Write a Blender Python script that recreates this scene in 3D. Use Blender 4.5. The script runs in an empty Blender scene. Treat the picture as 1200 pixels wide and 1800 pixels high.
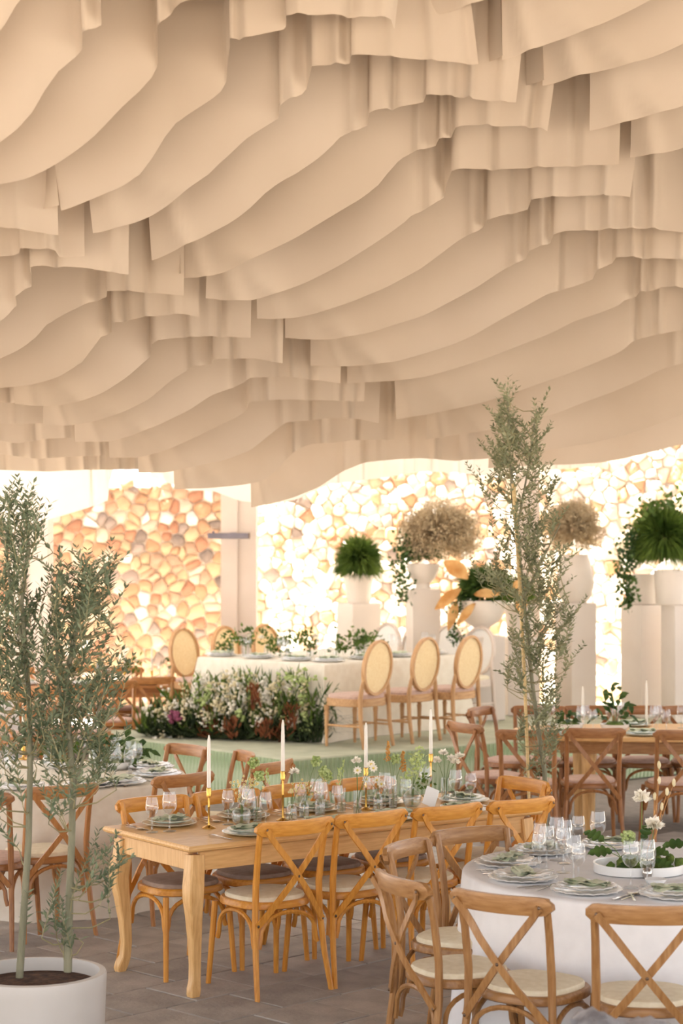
import bpy, math, random
import numpy as np
from mathutils import Vector, Matrix

# ------------------------------------------------------------------ camera, world, sun, exposure
SC = bpy.context.scene
COL = SC.collection
RND = random.Random(11)
F = 3500.0                      # focal length in pixels of the 1200x1800 frame
CAMH = 2.3
PITCH = math.atan(35.0 / F)
cam_data = bpy.data.cameras.new('camera')
cam_data.sensor_fit = 'VERTICAL'
cam_data.sensor_height = 36.0
cam_data.sensor_width = 24.0
cam_data.lens = 36.0 * F / 1800.0
cam_data.clip_start = 0.1
cam_data.clip_end = 400
cam_data.dof.use_dof = True
cam_data.dof.focus_distance = 9.9
cam_data.dof.aperture_fstop = 3.2
cam = bpy.data.objects.new('camera', cam_data)
cam.location = (0, 0, CAMH)
cam.rotation_euler = (math.pi / 2 + PITCH, 0, 0)
COL.objects.link(cam)
SC.camera = cam

world = bpy.data.worlds.new('world')
SC.world = world
world.use_nodes = True
bg = world.node_tree.nodes['Background']
bg.inputs[0].default_value = (0.97, 0.97, 1.0, 1)
bg.inputs[1].default_value = 1.0

sun_data = bpy.data.lights.new('sun', 'SUN')
sun_data.energy = 22.0
sun_data.color = (1.0, 0.945, 0.88)
sun_data.angle = math.radians(0.6)
sun = bpy.data.objects.new('sun', sun_data)
sun.rotation_euler = Vector((-0.50, 0.045, 0.865)).to_track_quat('Z', 'Y').to_euler()
COL.objects.link(sun)

SC.view_settings.view_transform = 'Standard'
SC.view_settings.look = 'None'
SC.cycles.transparent_max_bounces = 40
SC.view_settings.exposure = 1.36
SC.view_settings.gamma = 1.0
SC.view_settings.use_curve_mapping = False

cp, sp = math.cos(PITCH), math.sin(PITCH)
def ray(x, y):
    a, b = (x - 600.0) / F, (900.0 - y) / F
    return Vector((a, cp - b * sp, sp + b * cp))
def P(x, y, z=0.0):
    """world point at height z seen at pixel x, y"""
    d = ray(x, y)
    t = (z - CAMH) / d.z
    return Vector((d.x * t, d.y * t, z))
def PD(x, y, D):
    """world point at distance D seen at pixel x, y"""
    d = ray(x, y)
    t = D / d.y
    return Vector((d.x * t, D, CAMH + d.z * t))
def ang(deg):
    return Vector((math.cos(math.radians(deg)), math.sin(math.radians(deg)), 0))

# ------------------------------------------------------------------ materials
def srgb(r, g, b):
    f = lambda c: (c / 255 / 12.92) if c / 255 <= 0.04045 else ((c / 255 + 0.055) / 1.055) ** 2.4
    return (f(r), f(g), f(b))
def mat(name, c1, c2=None, scale=6.0, stretch=(1, 1, 1), rough=0.6, bump=0.0, bscale=None, trans=0.0,
        metal=0.0, detail=4.0, rand=0.0, spec=0.35, coat=0.0, lo=0.35, hi=0.65, coord='Object'):
    m = bpy.data.materials.new(name)
    m.use_nodes = True
    nt = m.node_tree
    N, L = nt.nodes, nt.links
    bs = N['Principled BSDF']
    bs.inputs['Roughness'].default_value = rough
    bs.inputs['Metallic'].default_value = metal
    bs.inputs['Specular IOR Level'].default_value = spec
    bs.inputs['Coat Weight'].default_value = coat
    col = None
    if c2 is None:
        bs.inputs['Base Color'].default_value = (*c1, 1)
        rgb = N.new('ShaderNodeRGB'); rgb.outputs[0].default_value = (*c1, 1); col = rgb.outputs[0]
    tc = N.new('ShaderNodeTexCoord'); mp = N.new('ShaderNodeMapping')
    mp.inputs['Scale'].default_value = stretch
    L.new(tc.outputs[coord], mp.inputs[0])
    if c2 is not None:
        no = N.new('ShaderNodeTexNoise'); no.inputs['Scale'].default_value = scale; no.inputs['Detail'].default_value = detail
        L.new(mp.outputs[0], no.inputs['Vector'])
        rp = N.new('ShaderNodeValToRGB')
        rp.color_ramp.elements[0].position = lo; rp.color_ramp.elements[0].color = (*c1, 1)
        rp.color_ramp.elements[1].position = hi; rp.color_ramp.elements[1].color = (*c2, 1)
        L.new(no.outputs[0], rp.inputs[0]); col = rp.outputs[0]
    if rand:
        oi = N.new('ShaderNodeObjectInfo'); mr = N.new('ShaderNodeMapRange')
        mr.inputs['To Min'].default_value = 1 - rand; mr.inputs['To Max'].default_value = 1 + rand
        L.new(oi.outputs['Random'], mr.inputs[0])
        hs = N.new('ShaderNodeHueSaturation'); L.new(mr.outputs[0], hs.inputs['Value']); L.new(col, hs.inputs['Color']); col = hs.outputs[0]
    L.new(col, bs.inputs['Base Color'])
    if bump:
        nb = N.new('ShaderNodeTexNoise'); nb.inputs['Scale'].default_value = bscale or scale * 4; nb.inputs['Detail'].default_value = 3
        L.new(mp.outputs[0], nb.inputs['Vector'])
        bp = N.new('ShaderNodeBump'); bp.inputs['Strength'].default_value = bump; bp.inputs['Distance'].default_value = 0.02
        L.new(nb.outputs[0], bp.inputs['Height']); L.new(bp.outputs[0], bs.inputs['Normal'])
    if trans:
        tr = N.new('ShaderNodeBsdfTranslucent'); L.new(col, tr.inputs[0])
        mx = N.new('ShaderNodeMixShader'); mx.inputs[0].default_value = trans
        L.new(bs.outputs[0], mx.inputs[1]); L.new(tr.outputs[0], mx.inputs[2])
        L.new(mx.outputs[0], N['Material Output'].inputs[0])
    return m
def glass_mat(name, tint=(0.97, 0.98, 0.98), k=1.0):
    m = bpy.data.materials.new(name); m.use_nodes = True
    nt = m.node_tree; N, L = nt.nodes, nt.links
    N.remove(N['Principled BSDF'])
    t = N.new('ShaderNodeBsdfTransparent'); t.inputs[0].default_value = (*tint, 1)
    g = N.new('ShaderNodeBsdfGlossy'); g.inputs['Roughness'].default_value = 0.05
    d = N.new('ShaderNodeBsdfTranslucent'); d.inputs[0].default_value = (0.95, 0.95, 0.95, 1)
    d2 = N.new('ShaderNodeBsdfDiffuse'); d2.inputs[0].default_value = (0.95, 0.95, 0.95, 1)
    md = N.new('ShaderNodeMixShader'); L.new(d.outputs[0], md.inputs[1]); L.new(d2.outputs[0], md.inputs[2])
    lw = N.new('ShaderNodeLayerWeight'); lw.inputs['Blend'].default_value = 0.5
    pw = N.new('ShaderNodeMath'); pw.operation = 'POWER'; pw.inputs[1].default_value = 4.0
    L.new(lw.outputs['Facing'], pw.inputs[0])
    rp = N.new('ShaderNodeValToRGB'); rp.color_ramp.elements[0].position = 0.2; rp.color_ramp.elements[0].color = (*tint, 1)
    rp.color_ramp.elements[1].color = (0.32, 0.31, 0.29, 1); L.new(pw.outputs[0], rp.inputs[0]); L.new(rp.outputs[0], t.inputs[0])  # dark edge tint painted in for refraction at the outline
    m1 = N.new('ShaderNodeMath'); m1.operation = 'MULTIPLY_ADD'; m1.inputs[1].default_value = 0.46 * k; m1.inputs[2].default_value = 0.015 * k  # pale diffuse edge painted in for bright rim highlights
    L.new(pw.outputs[0], m1.inputs[0])
    m2 = N.new('ShaderNodeMath'); m2.operation = 'MULTIPLY_ADD'; m2.inputs[1].default_value = 0.46 * k; m2.inputs[2].default_value = 0.14 * k
    L.new(pw.outputs[0], m2.inputs[0])
    mx = N.new('ShaderNodeMixShader'); L.new(m1.outputs[0], mx.inputs[0]); L.new(t.outputs[0], mx.inputs[1]); L.new(md.outputs[0], mx.inputs[2])
    my = N.new('ShaderNodeMixShader'); L.new(m2.outputs[0], my.inputs[0]); L.new(mx.outputs[0], my.inputs[1]); L.new(g.outputs[0], my.inputs[2])
    L.new(my.outputs[0], N['Material Output'].inputs[0])
    return m
V = (14, 14, 1.4)
M = {}
def wood(key, a, b, rough=0.38, coat=0.1):
    M[key] = mat('wood_' + key, srgb(*a), srgb(*b), 5.0, V, rough, 0.05, 12, rand=0.05, coat=coat, lo=0.3, hi=0.7)
    M[key + '_x'] = mat('wood_' + key + '_lengthwise', srgb(*a), srgb(*b), 5.0, (1.4, 14, 14), rough, 0.05, 12, rand=0.05, coat=coat, lo=0.3, hi=0.7)
wood('amber', (194, 126, 44), (220, 156, 68))
wood('brown', (142, 98, 54), (172, 128, 80))
wood('dark', (136, 88, 48), (168, 116, 70))
wood('orange', (160, 106, 58), (188, 134, 80))
wood('table', (206, 158, 98), (228, 186, 126), 0.45, 0.05)
wood('oak', (176, 132, 88), (206, 164, 116), 0.55, 0.0)
wood('pale', (206, 190, 176), (224, 210, 198), 0.55, 0.0)
M['cream'] = mat('cushion_cream', srgb(226, 214, 184), srgb(236, 226, 200), 30, rough=0.8, bump=0.1, bscale=200)
M['taupe'] = mat('cushion_taupe', srgb(150, 128, 112), srgb(164, 142, 126), 30, rough=0.8, bump=0.1, bscale=200)
M['rose'] = mat('cushion_rose_taupe', srgb(190, 160, 144), srgb(204, 174, 158), 30, rough=0.8, bump=0.1, bscale=200)
M['cane'] = mat('cane_weave', srgb(240, 220, 176), srgb(248, 232, 194), 60, rough=0.7, trans=0.35)
M['bolt'] = mat('bolt_steel', srgb(96, 78, 64), srgb(120, 100, 84), 40, rough=0.4, metal=0.6)
M['fabric'] = mat('drape_fabric', srgb(190, 173, 152), srgb(197, 181, 161), 1.2, rough=0.85, trans=0.28, spec=0.15, bump=0.02, bscale=9)
M['white_drape'] = mat('white_drape_fabric', srgb(244, 232, 216), srgb(248, 238, 226), 1.2, rough=0.85, trans=0.45, spec=0.1)
M['linen'] = mat('white_linen', srgb(242, 241, 241), srgb(248, 247, 247), 12, rough=0.85, trans=0.10, spec=0.15, bump=0.03, bscale=90)
M['ivory_linen'] = mat('ivory_linen', srgb(232, 222, 204), srgb(240, 232, 216), 12, rough=0.85, trans=0.10, spec=0.15, bump=0.03, bscale=90)
M['roof'] = mat('roof_boards', srgb(84, 62, 44), srgb(98, 72, 52), 3, (1, 12, 1), 0.8)
M['canvas'] = mat('added_roof_canvas', (0.31, 0.304, 0.296), rough=0.9, trans=0.8)  # translucent so that sun through it lights the rear drapery
M['slab'] = mat('paving_stone', srgb(154, 147, 139), srgb(178, 170, 161), 5, rough=0.65, bump=0.25, bscale=40, rand=0.13, detail=8)
M['joint'] = mat('paving_joint', srgb(122, 113, 104), srgb(138, 128, 118), 12, rough=0.9)
M['ground'] = mat('pale_gravel', srgb(214, 202, 188), srgb(228, 218, 206), 3, rough=0.9, bump=0.2, bscale=80)
M['column'] = mat('column_plaster', srgb(206, 190, 176), srgb(214, 199, 186), 2, rough=0.8)
M['mortar'] = mat('wall_mortar', srgb(208, 190, 168), srgb(222, 206, 186), 5, rough=0.9, bump=0.4, bscale=40)
ST = [((186, 140, 100), (204, 162, 124)), ((198, 162, 122), (212, 180, 144)), ((176, 124, 92), (192, 144, 112)), ((204, 184, 160), (216, 198, 176)),
      ((160, 142, 128), (178, 160, 146)), ((224, 214, 200), (234, 226, 214)), ((190, 150, 118), (208, 172, 142)), ((138, 120, 108), (158, 140, 126))]
for i, (a, b) in enumerate(ST):
    M['stone%d' % i] = mat('wall_stone_%d' % i, srgb(*a), srgb(*b), 4, rough=0.85, bump=0.35, bscale=16, rand=0.08)
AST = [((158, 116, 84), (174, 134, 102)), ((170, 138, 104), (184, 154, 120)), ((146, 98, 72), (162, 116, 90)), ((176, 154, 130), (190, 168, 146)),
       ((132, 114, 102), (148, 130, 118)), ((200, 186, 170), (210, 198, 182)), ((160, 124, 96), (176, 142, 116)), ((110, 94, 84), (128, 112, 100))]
for i, (a, b) in enumerate(AST):  # stone colours darkened to put the left wall's shade into them
    M['shaded_amber_stone%d' % i] = mat('shaded_amber_stone_%d' % i, srgb(*a), srgb(*b), 4, rough=0.85, bump=0.35, bscale=16, rand=0.08)
M['carpet'] = mat('green_carpet', srgb(176, 178, 152), srgb(192, 192, 168), 5, rough=0.95, bump=0.3, bscale=300)
M['fringe'] = mat('green_fringe', srgb(120, 144, 100), srgb(194, 204, 172), 9, (9, 9, 0.5), rough=0.9, detail=6)
M['plinth'] = mat('plinth_paint', srgb(216, 205, 194), srgb(222, 212, 202), 2, rough=0.75)
M['pot'] = mat('pot_plaster', srgb(220, 209, 197), srgb(226, 217, 206), 3, rough=0.7)
M['planter'] = mat('planter_glaze', srgb(198, 192, 184), srgb(206, 200, 193), 3, rough=0.5)
M['soil'] = mat('soil', srgb(58, 38, 26), srgb(92, 64, 44), 30, rough=0.95, bump=0.8, bscale=60)
M['bark'] = mat('olive_bark', srgb(116, 114, 92), srgb(140, 136, 112), 10, (3, 3, 0.6), rough=0.85, bump=0.3)
M['twig'] = mat('olive_twig', srgb(136, 130, 96), srgb(160, 150, 112), 10, rough=0.85)
M['olive'] = mat('olive_leaf', srgb(88, 102, 76), srgb(142, 152, 122), 14, rough=0.55, trans=0.25)
M['olive_far'] = mat('olive_leaf_silvery', srgb(108, 114, 84), srgb(160, 162, 128), 10, rough=0.55, trans=0.30)
M['fern'] = mat('fern_green', srgb(62, 88, 30), srgb(110, 132, 56), 6, rough=0.6, trans=0.3)
M['ivy'] = mat('ivy_green', srgb(48, 74, 34), srgb(88, 112, 54), 8, rough=0.5, trans=0.25)
M['dried'] = mat('dried_gypsophila', srgb(168, 148, 116), srgb(206, 188, 156), 10, rough=0.9, trans=0.3)
M['dryleaf'] = mat('dry_leaf', srgb(196, 140, 78), srgb(224, 180, 120), 8, rough=0.7, trans=0.35)
M['bamboo'] = mat('bamboo_stake', srgb(196, 166, 112), srgb(214, 186, 134), 20, (1, 1, 4), rough=0.5)
M['stem'] = mat('flower_stem', srgb(98, 122, 62), srgb(124, 146, 82), 10, rough=0.6, trans=0.1)
M['grass'] = mat('grass_blade', srgb(70, 92, 46), srgb(112, 128, 70), 8, rough=0.6, trans=0.25)
M['darkgrass'] = mat('dark_foliage', srgb(40, 54, 30), srgb(70, 82, 46), 8, rough=0.6, trans=0.2)
M['white_bloom'] = mat('white_petal', srgb(244, 238, 222), srgb(250, 246, 236), 20, rough=0.6, trans=0.3)
M['cream_bloom'] = mat('cream_petal', srgb(228, 216, 176), srgb(242, 232, 200), 20, rough=0.6, trans=0.3)
M['green_bloom'] = mat('green_blossom', srgb(176, 196, 118), srgb(208, 220, 158), 30, rough=0.6, trans=0.3)
M['yellow'] = mat('flower_eye', srgb(206, 184, 84), srgb(222, 202, 110), 20, rough=0.7)
M['astilbe'] = mat('ochre_plume', srgb(206, 148, 70), srgb(228, 178, 104), 20, rough=0.8, trans=0.25)
M['plum'] = mat('plum_petal', srgb(112, 48, 68), srgb(156, 84, 112), 10, rough=0.6, trans=0.2)
M['rust'] = mat('rust_foliage', srgb(112, 64, 40), srgb(150, 92, 58), 10, rough=0.7, trans=0.2)
M['brass'] = mat('brass', srgb(190, 148, 72), srgb(206, 166, 90), 10, rough=0.25, metal=1.0)
M['wax'] = mat('candle_wax', srgb(244, 238, 226), srgb(248, 244, 234), 5, rough=0.5, trans=0.15)
M['wick'] = mat('wick', srgb(90, 80, 70), rough=0.9)
M['china'] = mat('white_china', srgb(234, 234, 232), srgb(240, 240, 238), 3, rough=0.15, spec=0.5)
M['sage_china'] = mat('sage_china', srgb(208, 214, 200), srgb(216, 221, 209), 3, rough=0.18, spec=0.5)
M['sage'] = mat('sage_napkin', srgb(206, 213, 184), srgb(216, 222, 197), 20, rough=0.85, bump=0.1, bscale=200)
M['steel'] = mat('cutlery_steel', srgb(196, 192, 186), srgb(206, 202, 196), 5, rough=0.18, metal=1.0)
M['card'] = mat('white_card', srgb(240, 238, 232), srgb(244, 242, 238), 5, rough=0.8)
M['heater'] = mat('heater_casing', srgb(110, 104, 112), srgb(126, 120, 128), 5, rough=0.5)
M['wool'] = mat('grey_wool', srgb(128, 126, 128), srgb(186, 186, 190), 7, rough=0.95, bump=0.5, bscale=60)
M['moss'] = mat('moss', srgb(74, 96, 38), srgb(118, 134, 62), 20, rough=0.9, bump=0.8, bscale=60)
M['bleached'] = mat('bleached_leaf', srgb(238, 232, 222), srgb(246, 242, 234), 10, rough=0.7, trans=0.3)
M['glass'] = glass_mat('clear_glass')
M['water'] = glass_mat('water_glass', (0.90, 0.95, 0.93), 1.2)

# ------------------------------------------------------------------ mesh building
class B:
    def __init__(s):
        s.v, s.f = [], []
    def add(s, vs, fs):
        o = len(s.v)
        s.v.extend([tuple(p) for p in vs]); s.f.extend([tuple(i + o for i in f) for f in fs])
        return s
    def box(s, c, size, rz=0.0, bevel=0.0):
        hx, hy, hz = size[0] / 2, size[1] / 2, size[2] / 2
        ca, sa = math.cos(rz), math.sin(rz)
        def w(x, y, z): return (c[0] + x * ca - y * sa, c[1] + x * sa + y * ca, c[2] + z)
        if bevel <= 0:
            vs = [w(x, y, z) for z in (-hz, hz) for x, y in ((-hx, -hy), (hx, -hy), (hx, hy), (-hx, hy))]
            return s.add(vs, [(3, 2, 1, 0), (4, 5, 6, 7), (0, 1, 5, 4), (1, 2, 6, 5), (2, 3, 7, 6), (3, 0, 4, 7)])
        b = bevel
        rings = []
        for z, i in ((-hz, b), (-hz + b, 0), (hz - b, 0), (hz, b)):
            x, y = hx - i, hy - i
            rings.append([w(-x, -y, z), w(x, -y, z), w(x, y, z), w(-x, y, z)])
        vs = [p for r in rings for p in r]
        fs = [(3, 2, 1, 0), (12, 13, 14, 15)]
        for k in range(3):
            for j in range(4):
                a, d = k * 4 + j, k * 4 + (j + 1) % 4
                fs.append((a, d, d + 4, a + 4))
        return s.add(vs, fs)
    def sweep(s, pts, prof, up=None, scales=None, cap=True):
        """prof: list of (a, b): a along the side axis, b along the up axis"""
        pts = [Vector(p) for p in pts]
        n, k = len(pts), len(prof)
        vs, fs, ref = [], [], Vector(up) if up is not None else None
        for i, p in enumerate(pts):
            t = (pts[min(i + 1, n - 1)] - pts[max(i - 1, 0)]).normalized()
            if ref is None:
                ref = Vector((0, 0, 1)) if abs(t.z) < 0.8 else Vector((1, 0, 0))
            u = (ref - t * ref.dot(t)).normalized()
            if up is None: ref = u
            sd = t.cross(u)
            sc = scales[i] if scales else 1.0
            sa, sb = sc if isinstance(sc, tuple) else (sc, sc)
            for a, b in prof:
                vs.append(p + sd * (a * sa) + u * (b * sb))
        for i in range(n - 1):
            for j in range(k):
                a, b = i * k + j, i * k + (j + 1) % k
                fs.append((a, b, b + k, a + k))
        if cap:
            fs.append(tuple(range(k))[::-1]); fs.append(tuple((n - 1) * k + j for j in range(k)))
        return s.add(vs, fs)
    def tube(s, pts, r, n=8, cap=True):
        if not isinstance(r, (list, tuple)): r = [r] * len(pts)
        prof = [(math.cos(2 * math.pi * j / n), math.sin(2 * math.pi * j / n)) for j in range(n)]
        return s.sweep(pts, prof, None, list(r), cap)
    def lathe(s, prof, n=20, c=(0, 0, 0), wob=None):
        vs, fs = [], []
        for r, z in prof:
            for j in range(n):
                a = 2 * math.pi * j / n
                k = r * (wob(a, z) if wob else 1)
                vs.append((c[0] + k * math.cos(a), c[1] + k * math.sin(a), c[2] + z))
        for i in range(len(prof) - 1):
            for j in range(n):
                a, b = i * n + j, i * n + (j + 1) % n
                fs.append((a, b, b + n, a + n))
        if prof[0][0] > 1e-5: fs.append(tuple(range(n))[::-1])
        if prof[-1][0] > 1e-5: fs.append(tuple((len(prof) - 1) * n + j for j in range(n)))
        return s.add(vs, fs)
    def outline(s, pts, levels):
        """pts: 2D outline; levels: (z, inset scale)"""
        n = len(pts)
        vs, fs = [], []
        for z, k in levels:
            vs += [(x * k, y * k, z) for x, y in pts]
        for i in range(len(levels) - 1):
            for j in range(n):
                a, b = i * n + j, i * n + (j + 1) % n
                fs.append((a, b, b + n, a + n))
        fs.append(tuple(range(n))[::-1]); fs.append(tuple((len(levels) - 1) * n + j for j in range(n)))
        return s.add(vs, fs)
    def blob(s, c, r, n=8, m=6, sq=(1, 1, 1), rough=0.0, rnd=RND):
        vs, fs = [(c[0], c[1], c[2] - r * sq[2])], []
        for i in range(1, m):
            t = math.pi * i / m - math.pi / 2
            for j in range(n):
                a = 2 * math.pi * j / n
                k = r * (1 + rough * rnd.uniform(-1, 1))
                vs.append((c[0] + k * math.cos(t) * math.cos(a) * sq[0], c[1] + k * math.cos(t) * math.sin(a) * sq[1], c[2] + k * math.sin(t) * sq[2]))
        vs.append((c[0], c[1], c[2] + r * sq[2]))
        for j in range(n): fs.append((0, 1 + (j + 1) % n, 1 + j))
        for i in range(m - 2):
            for j in range(n):
                a, b = 1 + i * n + j, 1 + i * n + (j + 1) % n
                fs.append((a, b, b + n, a + n))
        l = len(vs) - 1
        for j in range(n): fs.append((l, l - n + j, l - n + (j + 1) % n))
        return s.add(vs, fs)
    def leaf(s, p, d, side, ln, w, bend=0.0):
        """leaf blade folded along its midrib"""
        d = Vector(d).normalized(); sd = Vector(side); sd = (sd - d * sd.dot(d))
        sd = sd.normalized() if sd.length > 1e-4 else Vector((1, 0, 0))
        nn = d.cross(sd)
        p = Vector(p)
        m = p + d * (ln * 0.45) + nn * (ln * 0.08 + bend * 0.3 * ln)
        t = p + d * ln + nn * (bend * ln)
        e = nn * (-0.12 * w)
        s.add([p, m + sd * w / 2 + e, t, m - sd * w / 2 + e], [(0, 1, 2), (0, 2, 3)])
        return s
    def mesh(s, name, m, smooth=True, sharp=40):
        me = bpy.data.meshes.new(name)
        me.from_pydata(s.v, [], s.f)
        if smooth and len(me.polygons):
            me.polygons.foreach_set('use_smooth', [True] * len(me.polygons))
            me.set_sharp_from_angle(angle=math.radians(sharp))
        me.materials.append(M[m] if isinstance(m, str) else m)
        me.update()
        return me
def rv(): return Vector((RND.gauss(0, 1), RND.gauss(0, 1), RND.gauss(0, 1))).normalized()
SEEN = {}
def link(name, data, parent=None, loc=None, rz=0.0, scale=None):
    o = bpy.data.objects.new(name, data)
    COL.objects.link(o)
    if parent is not None: o.parent = parent
    if loc is not None: o.location = loc
    if rz: o.rotation_euler = (0, 0, rz)
    if scale: o.scale = (scale,) * 3 if not isinstance(scale, tuple) else scale
    return o
def tag(o, label, cat, group=None, kind=None):
    if label: o['label'] = label
    if cat: o['category'] = cat
    if group: o['group'] = group
    if kind: o['kind'] = kind
    return o
def struct(o, label=None, cat=None):
    o['kind'] = 'structure'
    if label: o['label'] = label
    if cat: o['category'] = cat
    return o
KITS = {}
def place(kit, name, label, cat, loc, rz=0.0, group=None, scale=None):
    """kit: list of (part name or None, mesh, index of parent part or None[, kind])"""
    parts = KITS[kit] if isinstance(kit, str) else kit
    if parts[0][0] is None:
        root = link(name, parts[0][1], None, loc, rz, scale); objs = [root]; rest = parts[1:]
    else:
        root = link(name, None, None, loc, rz, scale); root.empty_display_size = 0.1; objs = []; rest = parts
        objs = []
    tag(root, label, cat, group)
    for e in rest:
        par = root if len(e) < 3 or e[2] is None else objs[e[2]]
        c = link(e[0], e[1], par)
        if len(e) > 3: c['kind'] = e[3]
        objs.append(c)
    return root
ORD = ['first', 'second', 'third', 'fourth', 'fifth', 'sixth', 'seventh', 'eighth', 'ninth', 'tenth', 'eleventh', 'twelfth']
# ------------------------------------------------------------------ the setting: floor, roof, columns, stone walls
b = B().box((0, 6.8, -0.05), (40, 32, 0.08)); floor = struct(link('floor', b.mesh('floor', 'joint', False)), 'grey brown stone paving of the covered terrace', 'floor')
b = B().box((0, 45, -0.2), (160, 160, 0.2)); struct(link('ground_outside', b.mesh('ground', 'ground', False)), 'pale sunlit gravel around the terrace', 'ground')
ts = 0.40
slabs = []
for k in range(5):
    j = [RND.uniform(-0.004, 0.004) for _ in range(8)]
    h = ts / 2 - 0.005
    bb = B().box((0, 0, -0.006), (2 * h, 2 * h, 0.028), 0, 0.004)
    slabs.append(bb.mesh('paving_slab', 'slab', False))
a45 = math.radians(45)
cand = []
for i in range(-70, 90):
    for j in range(-70, 90):
        u = (i + 0.5 * (j % 2)) * ts; w = j * ts
        x, y = u * math.cos(a45) - w * math.sin(a45), u * math.sin(a45) + w * math.cos(a45)
        if 8.7 < y < 15.2 and abs(x) < 0.178 * y + 0.25: cand.append((y, x))
cand.sort()
for y, x in cand[:298]:
    o = link('paving_slab', RND.choice(slabs), floor, (x, y, RND.uniform(-0.002, 0.0015)), a45 + RND.choice((0, 1, 2, 3)) * math.pi / 2)
bb = B()
for y, x in cand[298:]: bb.box((x, y, -0.006), (ts - 0.01, ts - 0.01, 0.028), a45)
if bb.v:
    o = link('far_paving', bb.mesh('far_paving', 'slab', False), floor); o['kind'] = 'stuff'

ROOFZ = 5.0
b = B().box((-1.0, 6.65, ROOFZ + 0.06), (24, 9.3, 0.12)); struct(link('ceiling', b.mesh('ceiling', 'roof', False)), 'boarded roof deck above the front fabric strips', 'ceiling')
b = B().box((2.3, 16.5, ROOFZ + 0.02), (17.4, 10.4, 0.01)); struct(link('added_canopy', b.mesh('added_canopy', 'canvas', False)), 'unseen rear roof of added translucent canvas that brightens the rear fabric strips', 'ceiling')  # translucent roof section added to brighten the rear of the terrace
b = B().box((-3.75, 23.2, ROOFZ + 0.02), (5.7, 2.9, 0.01)); struct(link('added_canopy', b.mesh('added_canopy', 'canvas', False)), 'unseen canvas wing added to shade the ground before the left stone wall', 'ceiling')  # added out of view to keep sun off the ground by the wall
# beams that the curtains hang from
def column(px0, px1, D, name, label):
    x0, x1 = PD(px0, 935, D).x, PD(px1, 935, D).x
    w = x1 - x0; c = (x0 + x1) / 2
    b = B().box((0, 0, ROOFZ / 2), (w, 0.42, ROOFZ), 0, 0.012).box((-w / 2 + 0.10, -0.225, ROOFZ / 2), (0.16, 0.03, ROOFZ - 0.02), 0, 0.004)
    o = struct(link(name, b.mesh(name, 'column', False), None, (c, D + 0.2, 0)), label, 'column'); return o
column(388, 450, 21.4, 'column', 'pale plastered roof column with a grey heater bar on it')
column(18, 84, 21.4, 'column', 'pale plastered roof column behind the left olive tree')
column(905, 948, 21.6, 'column', 'pale plastered roof column behind the tall olive tree')

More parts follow.
